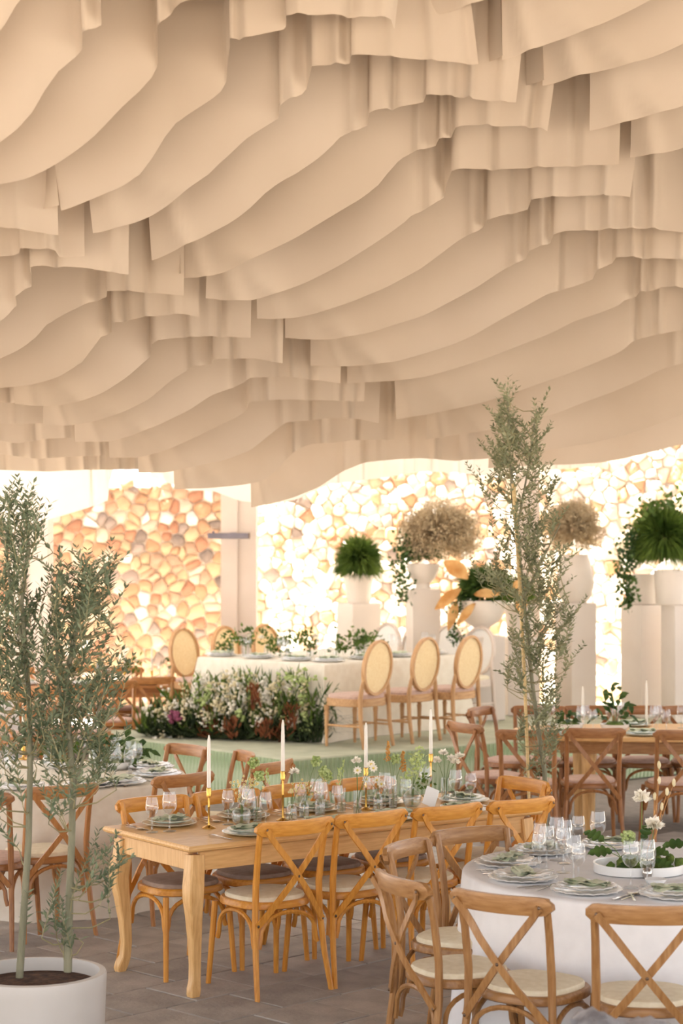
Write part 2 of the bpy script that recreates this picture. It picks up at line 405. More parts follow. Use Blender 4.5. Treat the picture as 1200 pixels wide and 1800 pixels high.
def clip(poly, a, bb_):
    """keep the side of the bisector that is nearer to a"""
    mx, my = (a[0] + bb_[0]) / 2, (a[1] + bb_[1]) / 2
    nx, ny = bb_[0] - a[0], bb_[1] - a[1]
    out = []
    for i in range(len(poly)):
        p, q = poly[i], poly[(i + 1) % len(poly)]
        dp = (p[0] - mx) * nx + (p[1] - my) * ny; dq = (q[0] - mx) * nx + (q[1] - my) * ny
        if dp <= 0: out.append(p)
        if dp * dq < 0:
            t = dp / (dp - dq); out.append((p[0] + t * (q[0] - p[0]), p[1] + t * (q[1] - p[1])))
    return out
def stone_wall(name, label, A, Bp, top, cell, weights, vis, proud, ragged=0.12, seed=3, pre='stone'):
    """dry stone wall from A to Bp (ground points); stones built one by one on a mortar core"""
    rn = random.Random(seed)
    A, Bp = Vector((*A, 0)), Vector((*Bp, 0))
    L = (Bp - A).length; ux = (Bp - A) / L; nrm = Vector((ux.y, -ux.x, 0))
    if nrm.y > 0: nrm = -nrm
    rz = math.atan2(ux.y, ux.x)
    wall = link(name, B().box((L / 2, 0.27 if nrm.y < 0 else -0.27, top / 2 - 0.05), (L, 0.5, top - 0.1)).mesh(name, 'mortar', False), None, A, rz)
    struct(wall, label, 'wall')
    sg = -1.0                                           # local -y faces the terrace
    nx_, nz_ = int(L / cell), int(top / (cell * 0.82))
    seeds = {}
    for i in range(-1, nx_ + 2):
        for j in range(-1, nz_ + 2):
            seeds[(i, j)] = ((i + 0.5 * (j % 2) + 0.5 + rn.uniform(-0.48, 0.48)) * L / nx_, (j + 0.5 + rn.uniform(-0.46, 0.46)) * top / nz_)
    stones = []
    for i in range(nx_):
        for j in range(nz_):
            s0 = seeds[(i, j)]
            poly = [(s0[0] - cell, s0[1] - cell), (s0[0] + cell, s0[1] - cell), (s0[0] + cell, s0[1] + cell), (s0[0] - cell, s0[1] + cell)]
            for di in (-2, -1, 0, 1, 2):
                for dj in (-2, -1, 0, 1, 2):
                    q = seeds.get((i + di, j + dj))
                    if q and (di or dj): poly = clip(poly, s0, q)
            if len(poly) < 3: continue
            if j == nz_ - 1: poly = [(p[0], min(p[1], top - 0.02 + rn.uniform(-ragged, ragged))) for p in poly]
            poly = [(p[0], max(0.0, p[1])) for p in poly]
            cx = sum(p[0] for p in poly) / len(poly); cz = sum(p[1] for p in poly) / len(poly)
            # rounder outline: corner points cut
            ring = []
            for k in range(len(poly)):
                p, q = poly[k], poly[(k + 1) % len(poly)]
                ring += [(p[0] * 0.84 + q[0] * 0.16, p[1] * 0.84 + q[1] * 0.16), (p[0] * 0.16 + q[0] * 0.84, p[1] * 0.16 + q[1] * 0.84)]
            d = proud * rn.uniform(0.45, 1.25); kk = rn.uniform(0.93, 1.0)
            n = len(ring); vs = []
            for sc, dep in ((kk, -0.03), (kk * 0.95, d * 0.7), (kk * 0.80, d)):
                for (x, z) in ring:
                    vs.append((cx * 0 + (x - cx) * sc, sg * (dep + (rn.uniform(-0.25, 0.25) * d if dep > 0 else 0)), (z - cz) * sc))
            fs = []
            for r in range(2):
                for k in range(n):
                    a_, b_ = r * n + k, r * n + (k + 1) % n
                    fs.append((a_, b_, b_ + n, a_ + n))
            fs.append(tuple(2 * n + k for k in range(n)))
            w = A + ux * cx
            px = 600 + w.x / w.y * F; py = 935 - (cz - CAMH) / w.y * F
            area = 0 if not (-15 < px < 1215) else 1.0
            if area and vis(px, py): area = 2.0
            stones.append((area, rn.random(), (cx, 0.02, cz), vs, fs, rn.choices(range(8), weights(px, py))[0]))
    stones.sort(key=lambda t: (-t[0], t[1]))
    groups = {}
    for k, (ar, _, c, vs, fs, mi) in enumerate(stones):
        if k < 298 and ar > 0:
            me = B().add(vs, fs).mesh('stone', pre + '%d' % mi, True, 50)
            link('stone', me, wall, c)
        else:
            groups.setdefault(mi, B()).add([(v[0] + c[0], v[1] + c[1], v[2] + c[2]) for v in vs], fs)
    for mi, g in groups.items():
        o = link('rubble_stonework', g.mesh('rubble_stonework', pre + '%d' % mi, True, 50), wall); o['kind'] = 'stuff'
    return wall
CX, CY = PD(420, 935, 26.0).x, 26.0
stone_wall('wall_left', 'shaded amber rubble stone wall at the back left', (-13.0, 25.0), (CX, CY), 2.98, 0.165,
           lambda x, y: (5, 6, 3, 4, 2, 2.5, 5, 1.2), lambda x, y: 60 < x < 400 and y < 1210, 0.035, seed=5, pre='shaded_amber_stone')
stone_wall('wall_right', 'sunlit pale rubble stone wall at the back right', (CX, CY), (9.0, 22.6), 3.9, 0.165,
           lambda x, y: (1, 2, 0.7, 5, 1, 7, 2, 0.5), lambda x, y: 450 < x < 1200 and 790 < y < 1130, 0.045, seed=8)

# ------------------------------------------------------------------ ceiling drapery: fabric strips hung one behind the other
def ridge(x, c, w): return np.exp(-((x - c) / w) ** 2)
NST = [0]
def drape(D, pts, label, tail=None, swag=3, slantL=0.0, slantR=0.0, fab='fabric', top=None, seed=None, group='fabric strips draped under the roof', flap=None):
    NST[0] += 1
    rn = random.Random(seed if seed is not None else NST[0] * 13 + 5)
    pts = list(pts)
    if pts[-1][0] > 1200: pts.append((pts[-1][0] + 420, pts[-1][1] - 25))
    if pts[0][0] < 0: pts.insert(0, (pts[0][0] - 320, pts[0][1] + 20))
    W = [PD(x, y, D) for x, y in pts]
    X, Z, DY = [], [], []
    dep = 0.0
    for i in range(len(W) - 1):
        a, c = W[i], W[i + 1]
        dxp, dyp = pts[i + 1][0] - pts[i][0], pts[i + 1][1] - pts[i][1]
        step = abs(dxp) <= 7 and abs(dyp) >= 7
        n = 5 if step else max(2, int(abs(c.x - a.x) / 0.018))
        tgt = dep
        if step: tgt = dep + (-0.10 if dyp < 0 else 0.10)
        for k in range(n):
            t = k / n
            X.append(a.x + (c.x - a.x) * t); Z.append(a.z + (c.z - a.z) * t)
            if step: DY.append(dep + (tgt - dep) * t)
            else:
                dep *= 0.985; DY.append(dep)
        if step: dep = tgt
    X.append(W[-1].x); Z.append(W[-1].z); DY.append(dep)
    X, Z, DY = np.array(X), np.array(Z), np.array(DY)
    # smooth the hem a little where it is not stepped
    k = np.array([1, 2, 3, 2, 1]) / 9.0
    if len(Z) > 12:
        Zs = np.convolve(np.pad(Z, 2, mode='edge'), k, 'valid'); Z = np.where(np.abs(np.gradient(Z)) < 0.02, Zs, Z)
        DY = np.convolve(np.pad(DY, 2, mode='edge'), k, 'valid')
    xl, xr = X[0], X[-1]
    zt = top if top is not None else ROOFZ
    hs = np.array([0, .015, .05, .1, .16, .23, .31, .4, .5, .62, .76, .92, 1.12, 1.4, 1.8, 2.4])
    rows = []
    wl = [(rn.uniform(0.9, 1.8), rn.uniform(0, 6.3), rn.uniform(0.012, 0.03)) for _ in range(3)]
    tx = PD(tail, 900, D).x if tail is not None else None
    pl = []
    if tx is not None:
        x = tx + 0.06
        while x < xr:
            pl.append((x, rn.uniform(0.012, 0.03), rn.uniform(0.02, 0.065) * rn.choice((1, 1, -1)))); x += rn.uniform(0.08, 0.26)
    sw = []
    for i in range(min(swag, 2)):
        sw.append((0.10 + 0.24 * i + rn.uniform(-0.03, 0.05), rn.uniform(0.2, 0.55), rn.uniform(0.02, 0.036) * (0.85 ** i), rn.uniform(0.03, 0.05) * (1 + 0.3 * i)))
    for h in hs:
        z = np.minimum(Z + h, zt)
        hh = z - Z
        y = DY * np.clip(1 - hh / 2.2, 0, 1)
        y = y + 0.10 * np.exp(-hh / 0.18)
        for lam, ph, am in wl: y = y + am * np.sin(X * 6.283 / lam + ph)
        for c, w, am in pl: y = y - am * ridge(X + 0.02 * hh, c, w * (1 + 0.6 * hh))
        for c, sl, am, w in sw:
            y = y - am * ridge(X, xl + 0.02 + c * np.exp(-hh / 0.28), w * (1 + 1.2 * hh)) * np.exp(-((hh - 0.13) / 0.20) ** 2) * 1.5
        xx = X + slantL * hh * np.clip(1 - (X - xl) / 0.35, 0, 1) + slantR * hh * np.clip(1 - (xr - X) / 0.35, 0, 1)
        rows.append(np.stack([xx, D + y, z], 1))
    n = len(X); vs = np.concatenate(rows).tolist(); fs = []
    for r in range(len(hs) - 1):
        for j in range(n - 1):
            a = r * n + j
            fs.append((a, a + 1, a + 1 + n, a + n))
    bb = B().add(vs, fs)
    me = bb.mesh('fabric_strip', fab, True, 180)
    # free edge folded back at the left end
    o = link('fabric_strip', me)
    tag(o, label, 'drape', group)
    if flap:
        x0, z0 = xl, Z[0]
        fv, ff = [], []
        hs2 = [0, 0.05, 0.15, 0.3, 0.5, 0.8, 1.2]
        for h in hs2:
            for t in (0, 0.33, 0.66, 1.0):
                fv.append((x0 - flap * t * (1 - 0.35 * min(h, 1.2)) + slantL * h, D + 0.06 + 0.16 * t * (1 - 0.3 * t), min(z0 + 0.012 + h, zt)))
        for r in range(len(hs2) - 1):
            for j in range(3):
                a = r * 4 + j; ff.append((a, a + 1, a + 5, a + 4))
        link('folded_edge', B().add(fv, ff).mesh('folded_edge', fab, True, 180), o)
    return o
def DS(k): return 8.0 + 0.36 * (k - 3) + (0.021 * (k - 3) ** 2 if k > 3 else 0)
CENTRAL = [
 # (row, hem in pixels, tail start, slants)
 (0, [(-330, 330), (-120, 165), (0, 30), (22, -5), (60, -45), (120, -70)], None, 3),
 (1, [(-300, 420), (-120, 320), (-40, 268), (0, 237), (22, 222), (50, 190), (73, 150), (97, 115), (125, 90), (140, 78), (147, 62), (178, 42), (182, 30), (181, -10), (200, -25), (330, -30)], 120, 0),
 (2, [(-200, 345), (-80, 330), (0, 316), (35, 310), (60, 300), (80, 290), (100, 278), (130, 257), (160, 232), (185, 205), (210, 178), (240, 150), (262, 125), (272, 105), (277, 80), (280, 55), (292, 38), (310, 18), (330, 8), (370, 2), (400, -4), (470, -10), (560, -16)], 270, 3),
 (3, [(100, 363), (140, 347), (180, 330), (210, 318), (240, 297), (262, 268), (285, 230), (305, 205), (330, 188), (358, 170), (385, 152), (395, 130), (400, 105), (406, 92), (408, 85), (440, 84), (470, 76), (500, 70), (505, 64), (506, 54), (560, 54), (590, 50), (612, 52), (640, 53), (675, 53), (685, 54), (692, 62)], 395, 0),
 (4, [(160, 407), (190, 400), (230, 387), (262, 373), (300, 347), (335, 318), (362, 298), (383, 277), (400, 262), (432, 232), (460, 215), (488, 198), (491, 184), (500, 178), (530, 165), (538, 155), (545, 140), (549, 132), (590, 131), (614, 128), (617, 120), (650, 119), (700, 122), (800, 126), (836, 128)], 485, 2),
 (5, [(262, 452), (300, 437), (350, 415), (400, 390), (430, 370), (455, 345), (475, 325), (500, 310), (520, 298), (560, 270), (585, 245), (597, 230), (620, 222), (646, 211), (649, 195), (662, 189), (690, 187), (720, 182), (744, 178), (748, 171), (790, 176), (860, 183), (905, 184)], 595, 1),
 (6, [(316, 482), (350, 482), (380, 477), (400, 470), (450, 448), (520, 415), (580, 378), (640, 340), (665, 318), (682, 296), (700, 275), (720, 258), (768, 245), (773, 238), (794, 235), (800, 226), (812, 223), (850, 224), (862, 227), (935, 228), (950, 232), (958, 240)], 715, 3),
 (7, [(360, 521), (400, 525), (440, 522), (480, 510), (540, 488), (600, 460), (660, 425), (690, 405), (712, 388), (722, 378), (760, 358), (782, 339), (786, 320), (792, 306), (806, 302), (860, 299), (906, 296), (950, 294), (1000, 293), (1040, 292), (1083, 294)], 720, 3),
 (8, [(450, 555), (480, 558), (520, 556), (560, 548), (620, 528), (680, 502), (740, 468), (790, 430), (812, 412), (843, 399), (852, 391), (857, 384), (880, 376), (928, 367), (932, 353), (960, 350), (1000, 348), (1092, 347), (1104, 351)], 812, 3),
 (9, [(500, 590), (545, 595), (590, 594), (650, 583), (720, 560), (745, 552), (800, 522), (840, 500), (888, 468), (927, 450), (931, 439), (966, 429), (970, 416), (990, 410), (1040, 410), (1080, 406), (1140, 404), (1200, 408), (1320, 412), (1440, 416)], 890, 3),
 (10, [(545, 640), (600, 643), (650, 640), (700, 632), (760, 614), (800, 601), (833, 587), (880, 560), (930, 533), (965, 513), (1010, 500), (1044, 488), (1048, 475), (1076, 462), (1080, 455), (1140, 457), (1200, 459), (1300, 462), (1420, 466)], 970, 3),
 (11, [(610, 673), (650, 671), (700, 668), (750, 660), (800, 645), (860, 625), (920, 602), (973, 582), (1010, 563), (1060, 547), (1090, 535), (1098, 526), (1119, 520), (1123, 513), (1154, 510), (1159, 504), (1200, 505), (1300, 507), (1420, 510)], 1095, 2),
 (12, [(697, 736), (750, 728), (800, 718), (850, 706), (900, 690), (950, 672), (1000, 655), (1050, 635), (1090, 618), (1105, 608), (1115, 596), (1150, 588), (1200, 578), (1260, 566), (1330, 560), (1420, 556)], 1105, 2),
 (13, [(750, 772), (800, 763), (850, 757), (880, 750), (930, 738), (980, 725), (1030, 705), (1080, 687), (1120, 670), (1160, 650), (1175, 644), (1200, 638), (1260, 620), (1330, 608), (1420, 600)], 1170, 2),
 (14, [(808, 808), (850, 806), (900, 800), (960, 791), (1040, 778), (1100, 765), (1150, 748), (1200, 728), (1270, 700), (1340, 680), (1420, 665)], None, 4),
 (15, [(860, 822), (950, 817), (1000, 816), (1060, 812), (1100, 805), (1150, 793), (1200, 780), (1280, 755), (1400, 715)], None, 3),
]
SL = {3: -0.10, 4: -0.06, 5: -0.04, 6: -0.05, 7: 0.06, 12: -0.06}
SR = {3: 0.12, 4: -0.14, 5: 0.09, 6: 0.12, 8: 0.1}
for row, pts, tail, sw in CENTRAL:
    drape(DS(row), pts, '%s strip back in the central wave of beige fabric ceiling drapery' % (ORD[row] if row < 12 else ['thirteenth', 'fourteenth', 'fifteenth', 'sixteenth'][row - 12]),
          tail, sw, SL.get(row, 0), SR.get(row, 0), group='central wave of ceiling drapery', flap={3: 0.10, 6: 0.07}.get(row))
for i, D in enumerate((4.7, 5.2, 5.7)):  # unseen strips added to shade the upper parts of the front waves
    y0 = 900 - (4.25 - CAMH) / D * F
    drape(D, [(-900, y0), (-500, y0 + 25), (0, y0 - 15), (500, y0 + 10), (1000, y0 - 10), (1500, y0 + 20), (2000, y0)], '%s unseen fabric strip added overhead to shade the visible ceiling waves' % ORD[i], None, 0, group='unseen ceiling drapery added for shade')
RIGHT = [
 (3.4, [(758, 20), (775, 18), (800, 14), (838, 0), (900, -22), (1000, -70)], 1, 0),
 (4.4, [(885, 97), (895, 96), (925, 83), (970, 65), (1020, 47), (1070, 26), (1125, 0), (1200, -40), (1300, -110)], 2, 0.05),
 (5.4, [(958, 140), (968, 139), (1000, 130), (1040, 120), (1100, 108), (1160, 90), (1200, 72), (1280, 25), (1360, -30)], 4, 0.07),
 (6.4, [(1040, 223), (1052, 221), (1100, 210), (1150, 195), (1200, 181), (1280, 140), (1360, 90)], 4, 0),
 (7.4, [(1111, 272), (1135, 269), (1170, 263), (1200, 255), (1280, 225), (1380, 170)], 3, 0),
]
for i, (row, pts, sw, fl) in enumerate(RIGHT):
    drape(DS(row) - 0.05, pts, '%s strip back in the right hand wave of beige ceiling drapery' % ORD[i], None, sw, -0.03, group='right wave of ceiling drapery', flap=fl or None)
LEFT = [
 (3, [(-150, 385), (-60, 392), (0, 397), (50, 402), (97, 408)], 0, 0),
 (4, [(-260, 520), (-120, 470), (-30, 446), (0, 443), (28, 442), (34, 434), (60, 436), (95, 438), (98, 446), (143, 444)], 0, 0),
 (5, [(-260, 650), (-120, 612), (-40, 578), (0, 556), (22, 530), (26, 520), (55, 503), (60, 490), (63, 478), (75, 475), (135, 477), (157, 478), (207, 487), (232, 490)], 20, 0),
 (6, [(-260, 700), (-120, 668), (-40, 640), (0, 622), (30, 608), (55, 588), (75, 565), (100, 550), (130, 536), (157, 523), (183, 518), (188, 511), (227, 512), (270, 515), (323, 520)], 140, 0),
 (7, [(-160, 690), (-60, 684), (0, 678), (40, 675), (62, 671), (100, 660), (140, 635), (165, 602), (174, 588), (192, 580), (197, 567), (217, 565), (235, 560), (263, 556), (323, 550), (348, 556)], 165, 3),
 (8, [(22, 708), (60, 713), (100, 712), (140, 705), (180, 688), (220, 660), (260, 622), (265, 605), (277, 596), (303, 592), (370, 588), (440, 593)], 255, 4),
 (9, [(72, 745), (120, 747), (160, 740), (210, 725), (260, 700), (300, 665), (325, 650), (333, 642), (350, 640), (369, 638), (375, 631), (400, 630), (450, 629), (496, 638)], 320, 4),
 (10, [(128, 775), (190, 776), (230, 765), (280, 745), (330, 720), (370, 692), (400, 681), (430, 668), (438, 660), (500, 658), (550, 664), (598, 672)], 390, 4),
 (11, [(188, 803), (240, 803), (290, 790), (340, 768), (390, 744), (420, 730), (433, 720), (438, 707), (480, 703), (503, 702), (533, 702), (583, 703), (640, 704)], 425, 4),
 (12, [(240, 830), (290, 830), (340, 820), (400, 806), (440, 790), (470, 765), (495, 745), (503, 740), (530, 738), (580, 733), (630, 735), (666, 743)], 480, 4),
 (13, [(305, 860), (370, 857), (420, 852), (460, 845), (485, 825), (505, 803), (525, 787), (545, 780), (600, 777), (618, 773), (693, 772)], 500, 3),
 (14, [(440, 892), (480, 884), (515, 874), (560, 856), (600, 829), (640, 812), (700, 806), (740, 804), (805, 810), (850, 800)], 590, 2),
]
for i, (row, pts, tail, sw) in enumerate(LEFT):
    drape(DS(row) + 0.12, pts, '%s strip back in the left hand wave of beige ceiling drapery' % ORD[i], tail, sw, 0.0, 0.03, group='left wave of ceiling drapery')
EDGE = [
 (8.4, [(-160, 690), (-60, 700), (26, 706)]),
 (9.4, [(-160, 725), (-60, 742), (28, 744), (70, 742)]),
 (10.4, [(-160, 748), (-40, 765), (20, 778), (75, 770), (126, 769)]),
 (11.4, [(-160, 780), (-40, 792), (62, 806), (125, 802), (184, 800)]),
 (12.6, [(-160, 815), (-40, 824), (78, 828), (140, 826), (262, 824)]),
]
for i, (row, pts) in enumerate(EDGE):
    drape(DS(row) + 0.1, pts, '%s short pale tail strip at the far left edge of the ceiling drapery' % ORD[i], -60, 0, group='left edge tails of ceiling drapery')
drape(17.6, [(-260, 935), (-100, 930), (0, 925), (80, 914), (120, 903), (160, 890), (186, 880), (192, 845), (200, 820), (260, 800)], 'wide white curtain hanging low at the back left under the drapery', 150, 2, fab='white_drape', group='white back curtains')
drape(17.4, [(262, 838), (300, 850), (330, 862), (372, 862), (420, 880), (470, 886), (520, 878), (580, 850), (620, 846), (680, 838), (740, 828), (800, 830), (860, 836), (960, 826), (1060, 818)], 'white curtain swag hanging behind the back strips before the stone wall', 560, 2, fab='white_drape', group='white back curtains')
# ------------------------------------------------------------------ chairs
def chair_kit(key, w, cush, bolts=False):
    wx = w + '_x'
    parts = []
    def shape(k=1.0):
        pts = []
        for i in range(28):
            a = 2 * math.pi * i / 28
            c, s_ = math.cos(a), math.sin(a)
            x = 0.218 * (abs(c) ** 0.72) * (1 if c > 0 else -1); y = 0.21 * (abs(s_) ** 0.78) * (1 if s_ > 0 else -1)
            x *= 1 - 0.10 * (0.21 - y) / 0.42
            pts.append((x * k, y * k))
        return pts
    parts.append(('seat_frame', B().outline(shape(), [(0.425, 0.96), (0.431, 1.0), (0.456, 1.0), (0.464, 0.97)]).mesh('seat_frame', wx)))
    parts.append(('seat', B().outline(shape(0.90), [(0.462, 0.99), (0.474, 1.0), (0.484, 0.97), (0.490, 0.86), (0.492, 0.6)]).mesh('seat', cush)))
    rr = [0.0135, 0.0155, 0.017, 0.0175, 0.0165, 0.0155]
    sqp = [(math.cos(t) * (1.0 if i % 2 else 1.0), math.sin(t)) for i, t in enumerate([math.pi / 8 + k * math.pi / 4 for k in range(8)])]
    for sx in (-1, 1):
        parts.append(('rear_leg', B().tube([(sx * .222, -.262, 0), (sx * .206, -.222, .2), (sx * .193, -.198, .40), (sx * .190, -.198, .55), (sx * .193, -.222, .72), (sx * .199, -.258, .868)], rr, 8).mesh('rear_leg', w)))
    for sx in (-1, 1):
        parts.append(('front_leg', B().tube([(sx * .208, .212, 0), (sx * .196, .192, .25), (sx * .188, .178, .43)], [0.0135, 0.0155, 0.0165], 8).mesh('front_leg', w)))
    # curved crest rail with rounded ends
    vs, fs = [], []
    n = 18
    for i in range(n + 1):
        x = -0.232 + 0.464 * i / n; q = x / 0.232
        y = -0.312 + 0.052 * q * q
        e = max(0.0, abs(q) - 0.80) / 0.20
        h = 0.037 * math.sqrt(max(0.05, 1 - e * e * 0.90))
        zc = 0.843
        for dy, dz in ((-.011, -1), (-.013, -.75), (-.013, .75), (-.010, 1), (.010, 1), (.013, .75), (.013, -.75), (.010, -1)):
            vs.append((x, y + dy - 0.10 * dz * 0.037, zc + dz * h))
    for i in range(n):
        for j in range(8):
            a, b_ = i * 8 + j, i * 8 + (j + 1) % 8
            fs.append((a, b_, b_ + 8, a + 8))
    fs.append(tuple(range(8))); fs.append(tuple(n * 8 + j for j in range(8))[::-1])
    parts.append(('crest_rail', B().add(vs, fs).mesh('crest_rail', wx)))
    flat = [(-.015, -.005), (.015, -.005), (.015, .005), (-.015, .005)]
    for sx in (-1, 1):
        o = 0.0 if sx < 0 else 0.011
        path = []
        for i in range(11):
            t = i / 10
            x = sx * (-.192 + .387 * t); z = .842 - .485 * t
            y = -.283 * (1 - t) + -.218 * t - 0.030 * math.sin(math.pi * t) - 0.002 - (o if abs(t - .5) < .3 else o * 0.3)
            path.append((x, y, z))
        path[0] = (path[0][0], path[0][1] - 0.018, path[0][2])
        parts.append(('cross_strap', B().sweep(path, flat, (0, -1, 0.12)).mesh('cross_strap', w)))
    def arch(p0, p1, z0, z1, name):
        p0, p1 = Vector(p0), Vector(p1)
        path = [(*p0, z0)]
        for i in range(0, 13):
            t = math.pi * i / 12
            m = (p0 + p1) / 2; hw = (p1 - p0) / 2
            q = m - hw * math.cos(t) * 0.94
            path.append((q.x, q.y, z0 + 0.035 + (z1 - z0 - 0.035) * (math.sin(t) ** 0.75)))
        path.append((*p1, z0))
        return (name, B().tube(path, 0.0115, 6).mesh(name, w))
    parts.append(arch((-.176, -.205), (.176, -.205), .245, .412, 'arch_brace'))
    parts.append(arch((-.180, .170), (.180, .170), .245, .412, 'arch_brace'))
    for sx in (-1, 1):
        parts.append(arch((sx * .186, -.178), (sx * .182, .160), .245, .412, 'arch_brace'))
    if bolts:
        for p in ((-.192, -.305, .842), (.192, -.305, .842), (0, -.298, .60), (-.193, -.228, .362), (.193, -.228, .362)):
            parts.append(('bolt', B().blob(p, 0.0075, 8, 5, (1, 0.6, 1)).mesh('bolt', 'bolt')))
    KITS[key] = parts
chair_kit('chair_amber', 'amber', 'cream', True)
chair_kit('chair_amber_taupe', 'amber', 'taupe')
chair_kit('chair_brown', 'brown', 'cream', True)
chair_kit('chair_brown_far', 'orange', 'cream')
chair_kit('chair_dark', 'dark', 'rose')
chair_kit('chair_orange', 'orange', 'rose')
CROSS_GROUP = 'cross back dining chairs'
def chair(kit, px, py, face, label, scale=None):
    """px, py: pixel of the middle of the crest rail's top edge"""
    c = P(px, py, 0.88)
    loc = c + ang(face) * 0.31
    return place(kit, 'cross_back_chair', label, 'chair', (loc.x, loc.y, 0), math.radians(face - 90), CROSS_GROUP, scale)
for (x, y), w in zip(((528, 1441), (661, 1427), (796, 1415), (926, 1404)), ORD):
    chair('chair_amber', x, y, 126, 'amber cross back chair, %s from the left on the wooden table\'s near side' % w)
t1u, t1v = ang(36), ang(126)
f1 = P(315, 1545, 0.48)
for k in range(4):
    q = f1 + t1u * (0.463 * k)
    place('chair_amber_taupe', 'cross_back_chair', 'amber taupe-cushioned chair, %s from the left on the wooden table\'s far side' % ORD[k], 'chair', (q.x, q.y, 0), math.radians(-54 - 90), CROSS_GROUP)
chair('chair_amber', 930, 1368, 214, 'amber cross back chair facing us at the right end of the wooden table')
chair('chair_brown', 690, 1539, 26, 'brown cross back chair seen side-on left of the white round table')
chair('chair_brown', 700, 1480, -28, 'brown chair left of the white round table, just behind the side-on chair')
chair('chair_brown', 819, 1454, -60, 'brown cross back chair facing us at the back left of the front round table')
chair('chair_brown', 870, 1571, 55, 'brown chair with cream cushion, back turned, nearest us beside the white cloth')
chair('chair_brown', 1137, 1592, 84, 'brown cross back chair cut off by the bottom right corner of the photo')
chair('chair_brown_far', 114, 1380, 124, 'brown cross back chair behind the potted olive trunks at the left round table')
chair('chair_brown_far', 331, 1360, 134, 'brown cross back chair between the left round table and the wooden table')
chair('chair_brown_far', 338, 1309, 222, 'brown cross back chair facing us at the far right of the left round table')
chair('chair_brown_far', 440, 1322, 196, 'reddish brown cross back chair turned sideways before the green dais skirt')
chair('chair_brown_far', 490, 1338, 150, 'reddish brown cross back chair seen edge on beside the sideways chair')
chair('chair_dark', -52, 1392, 78, 'dark brown chair cut off by the left edge beside the left round table')
# chairs of the oval table at the right
chair('chair_dark', 808, 1270, 30, 'dark brown cross back chair turned sideways at the left end of the oval table')
chair('chair_dark', 926, 1283, 82, 'dark brown cross back chair behind the bamboo stake at the oval table')
chair('chair_dark', 1045, 1280, 90, 'dark brown chair with its back to us at the oval table\'s middle')
chair('chair_dark', 1206, 1283, 96, 'dark brown cross back chair cut off by the right edge at the oval table')
chair('chair_dark', 836, 1243, -30, 'brown cross back chair facing us at the far left end of the oval table')
for k, x in enumerate((948, 1036, 1122, 1208)):
    chair('chair_dark', x, 1240, -90 + 4 * k - 8, 'brown chair, %s from the left on the far side of the oval table' % ORD[k])
# chairs far away at the left
for k, (x, y, fa) in enumerate(((271, 1190, 100), (200, 1196, 96), (140, 1211, 84), (78, 1207, 80), (5, 1216, 80))):
    chair('chair_orange', x, y, fa, 'orange wood chair in the far left row, %s from the dais flowers' % ORD[k])
for k, (x, y) in enumerate(((215, 1172), (150, 1170), (80, 1172))):
    chair('chair_orange', x, y, -85, 'orange wood chair on the far side of the far left table, %s from the dais' % ORD[k])

# oval back chairs on the dais
DZ = 0.40
def oval_chair_kit(key, w, cane, cush):
    parts = []
    rim = [(0.185 * math.cos(t), -0.21 - 0.055 * (0.5 + 0.5 * math.sin(t)), 0.70 + 0.235 * math.sin(t)) for t in [2 * math.pi * i / 32 for i in range(33)]]
    parts.append(('back_frame', B().sweep(rim, [(-.012, -.019), (.012, -.019), (.012, .019), (-.012, .019)], (0, -1, 0.15), cap=False).mesh('back_frame', w)))
    vs = [(0.175 * math.cos(2 * math.pi * i / 32), -0.21 - 0.055 * (0.5 + 0.5 * math.sin(2 * math.pi * i / 32)), 0.70 + 0.225 * math.sin(2 * math.pi * i / 32)) for i in range(32)]
    vs2 = [(x, y - 0.006, z) for x, y, z in vs]
    parts.append(('cane_panel', B().add(vs + vs2, [tuple(range(32)), tuple(range(63, 31, -1))] + [(i, 32 + i, 32 + (i + 1) % 32, (i + 1) % 32) for i in range(32)]).mesh('cane_panel', cane)))
    sh = []
    for i in range(24):
        a = 2 * math.pi * i / 24; c, s_ = math.cos(a), math.sin(a)
        sh.append((0.235 * (abs(c) ** .6) * (1 if c > 0 else -1), 0.225 * (abs(s_) ** .6) * (1 if s_ > 0 else -1)))
    parts.append(('seat_frame', B().outline(sh, [(.36, .97), (.365, 1), (.425, 1), (.43, .98)]).mesh('seat_frame', w + '_x')))
    parts.append(('seat', B().outline([(x * .95, y * .95) for x, y in sh], [(.428, .99), (.45, 1), (.465, .94), (.47, .7)]).mesh('seat', cush)))
    for sx in (-1, 1):
        parts.append(('rear_leg', B().tube([(sx * .205, -.255, 0), (sx * .20, -.215, .22), (sx * .197, -.205, .42), (sx * .185, -.212, .52), (sx * .165, -.218, .60)], [.016, .019, .021, .019, .016], 8).mesh('rear_leg', w)))
        pr = [(.012, 0), (.015, .03), (.013, .05), (.017, .12), (.020, .26), (.024, .30), (.017, .31), (.024, .325), (.024, .365)]
        parts.append(('front_leg', B().lathe(pr, 10, (sx * .195, .18, 0)).mesh('front_leg', w)))
        parts.append(('stretcher', B().tube([(sx * .20, -.21, .19), (sx * .195, .18, .19)], .010, 6).mesh('stretcher', w)))
    parts.append(('stretcher', B().tube([(-.2, -.02, .19), (.2, -.02, .19)], .010, 6).mesh('stretcher', w)))
    KITS[key] = parts
oval_chair_kit('oval_oak', 'oak', 'cane', 'rose')
oval_chair_kit('oval_pale', 'pale', 'card', 'cream')
def oval(kit, px, py, face, label):
    c = P(px, py, DZ + 0.945); loc = c + ang(face) * 0.265
    place(kit, 'oval_back_chair', label, 'chair', (loc.x, loc.y, DZ + 0.004), math.radians(face - 90), 'oval back chairs on the dais')
for (x, y), w in zip(((667, 1126), (751, 1121), (827, 1118)), ORD):
    oval('oval_oak', x, y, 140, 'oak oval cane back chair, %s from the flower mound along the head table' % w)
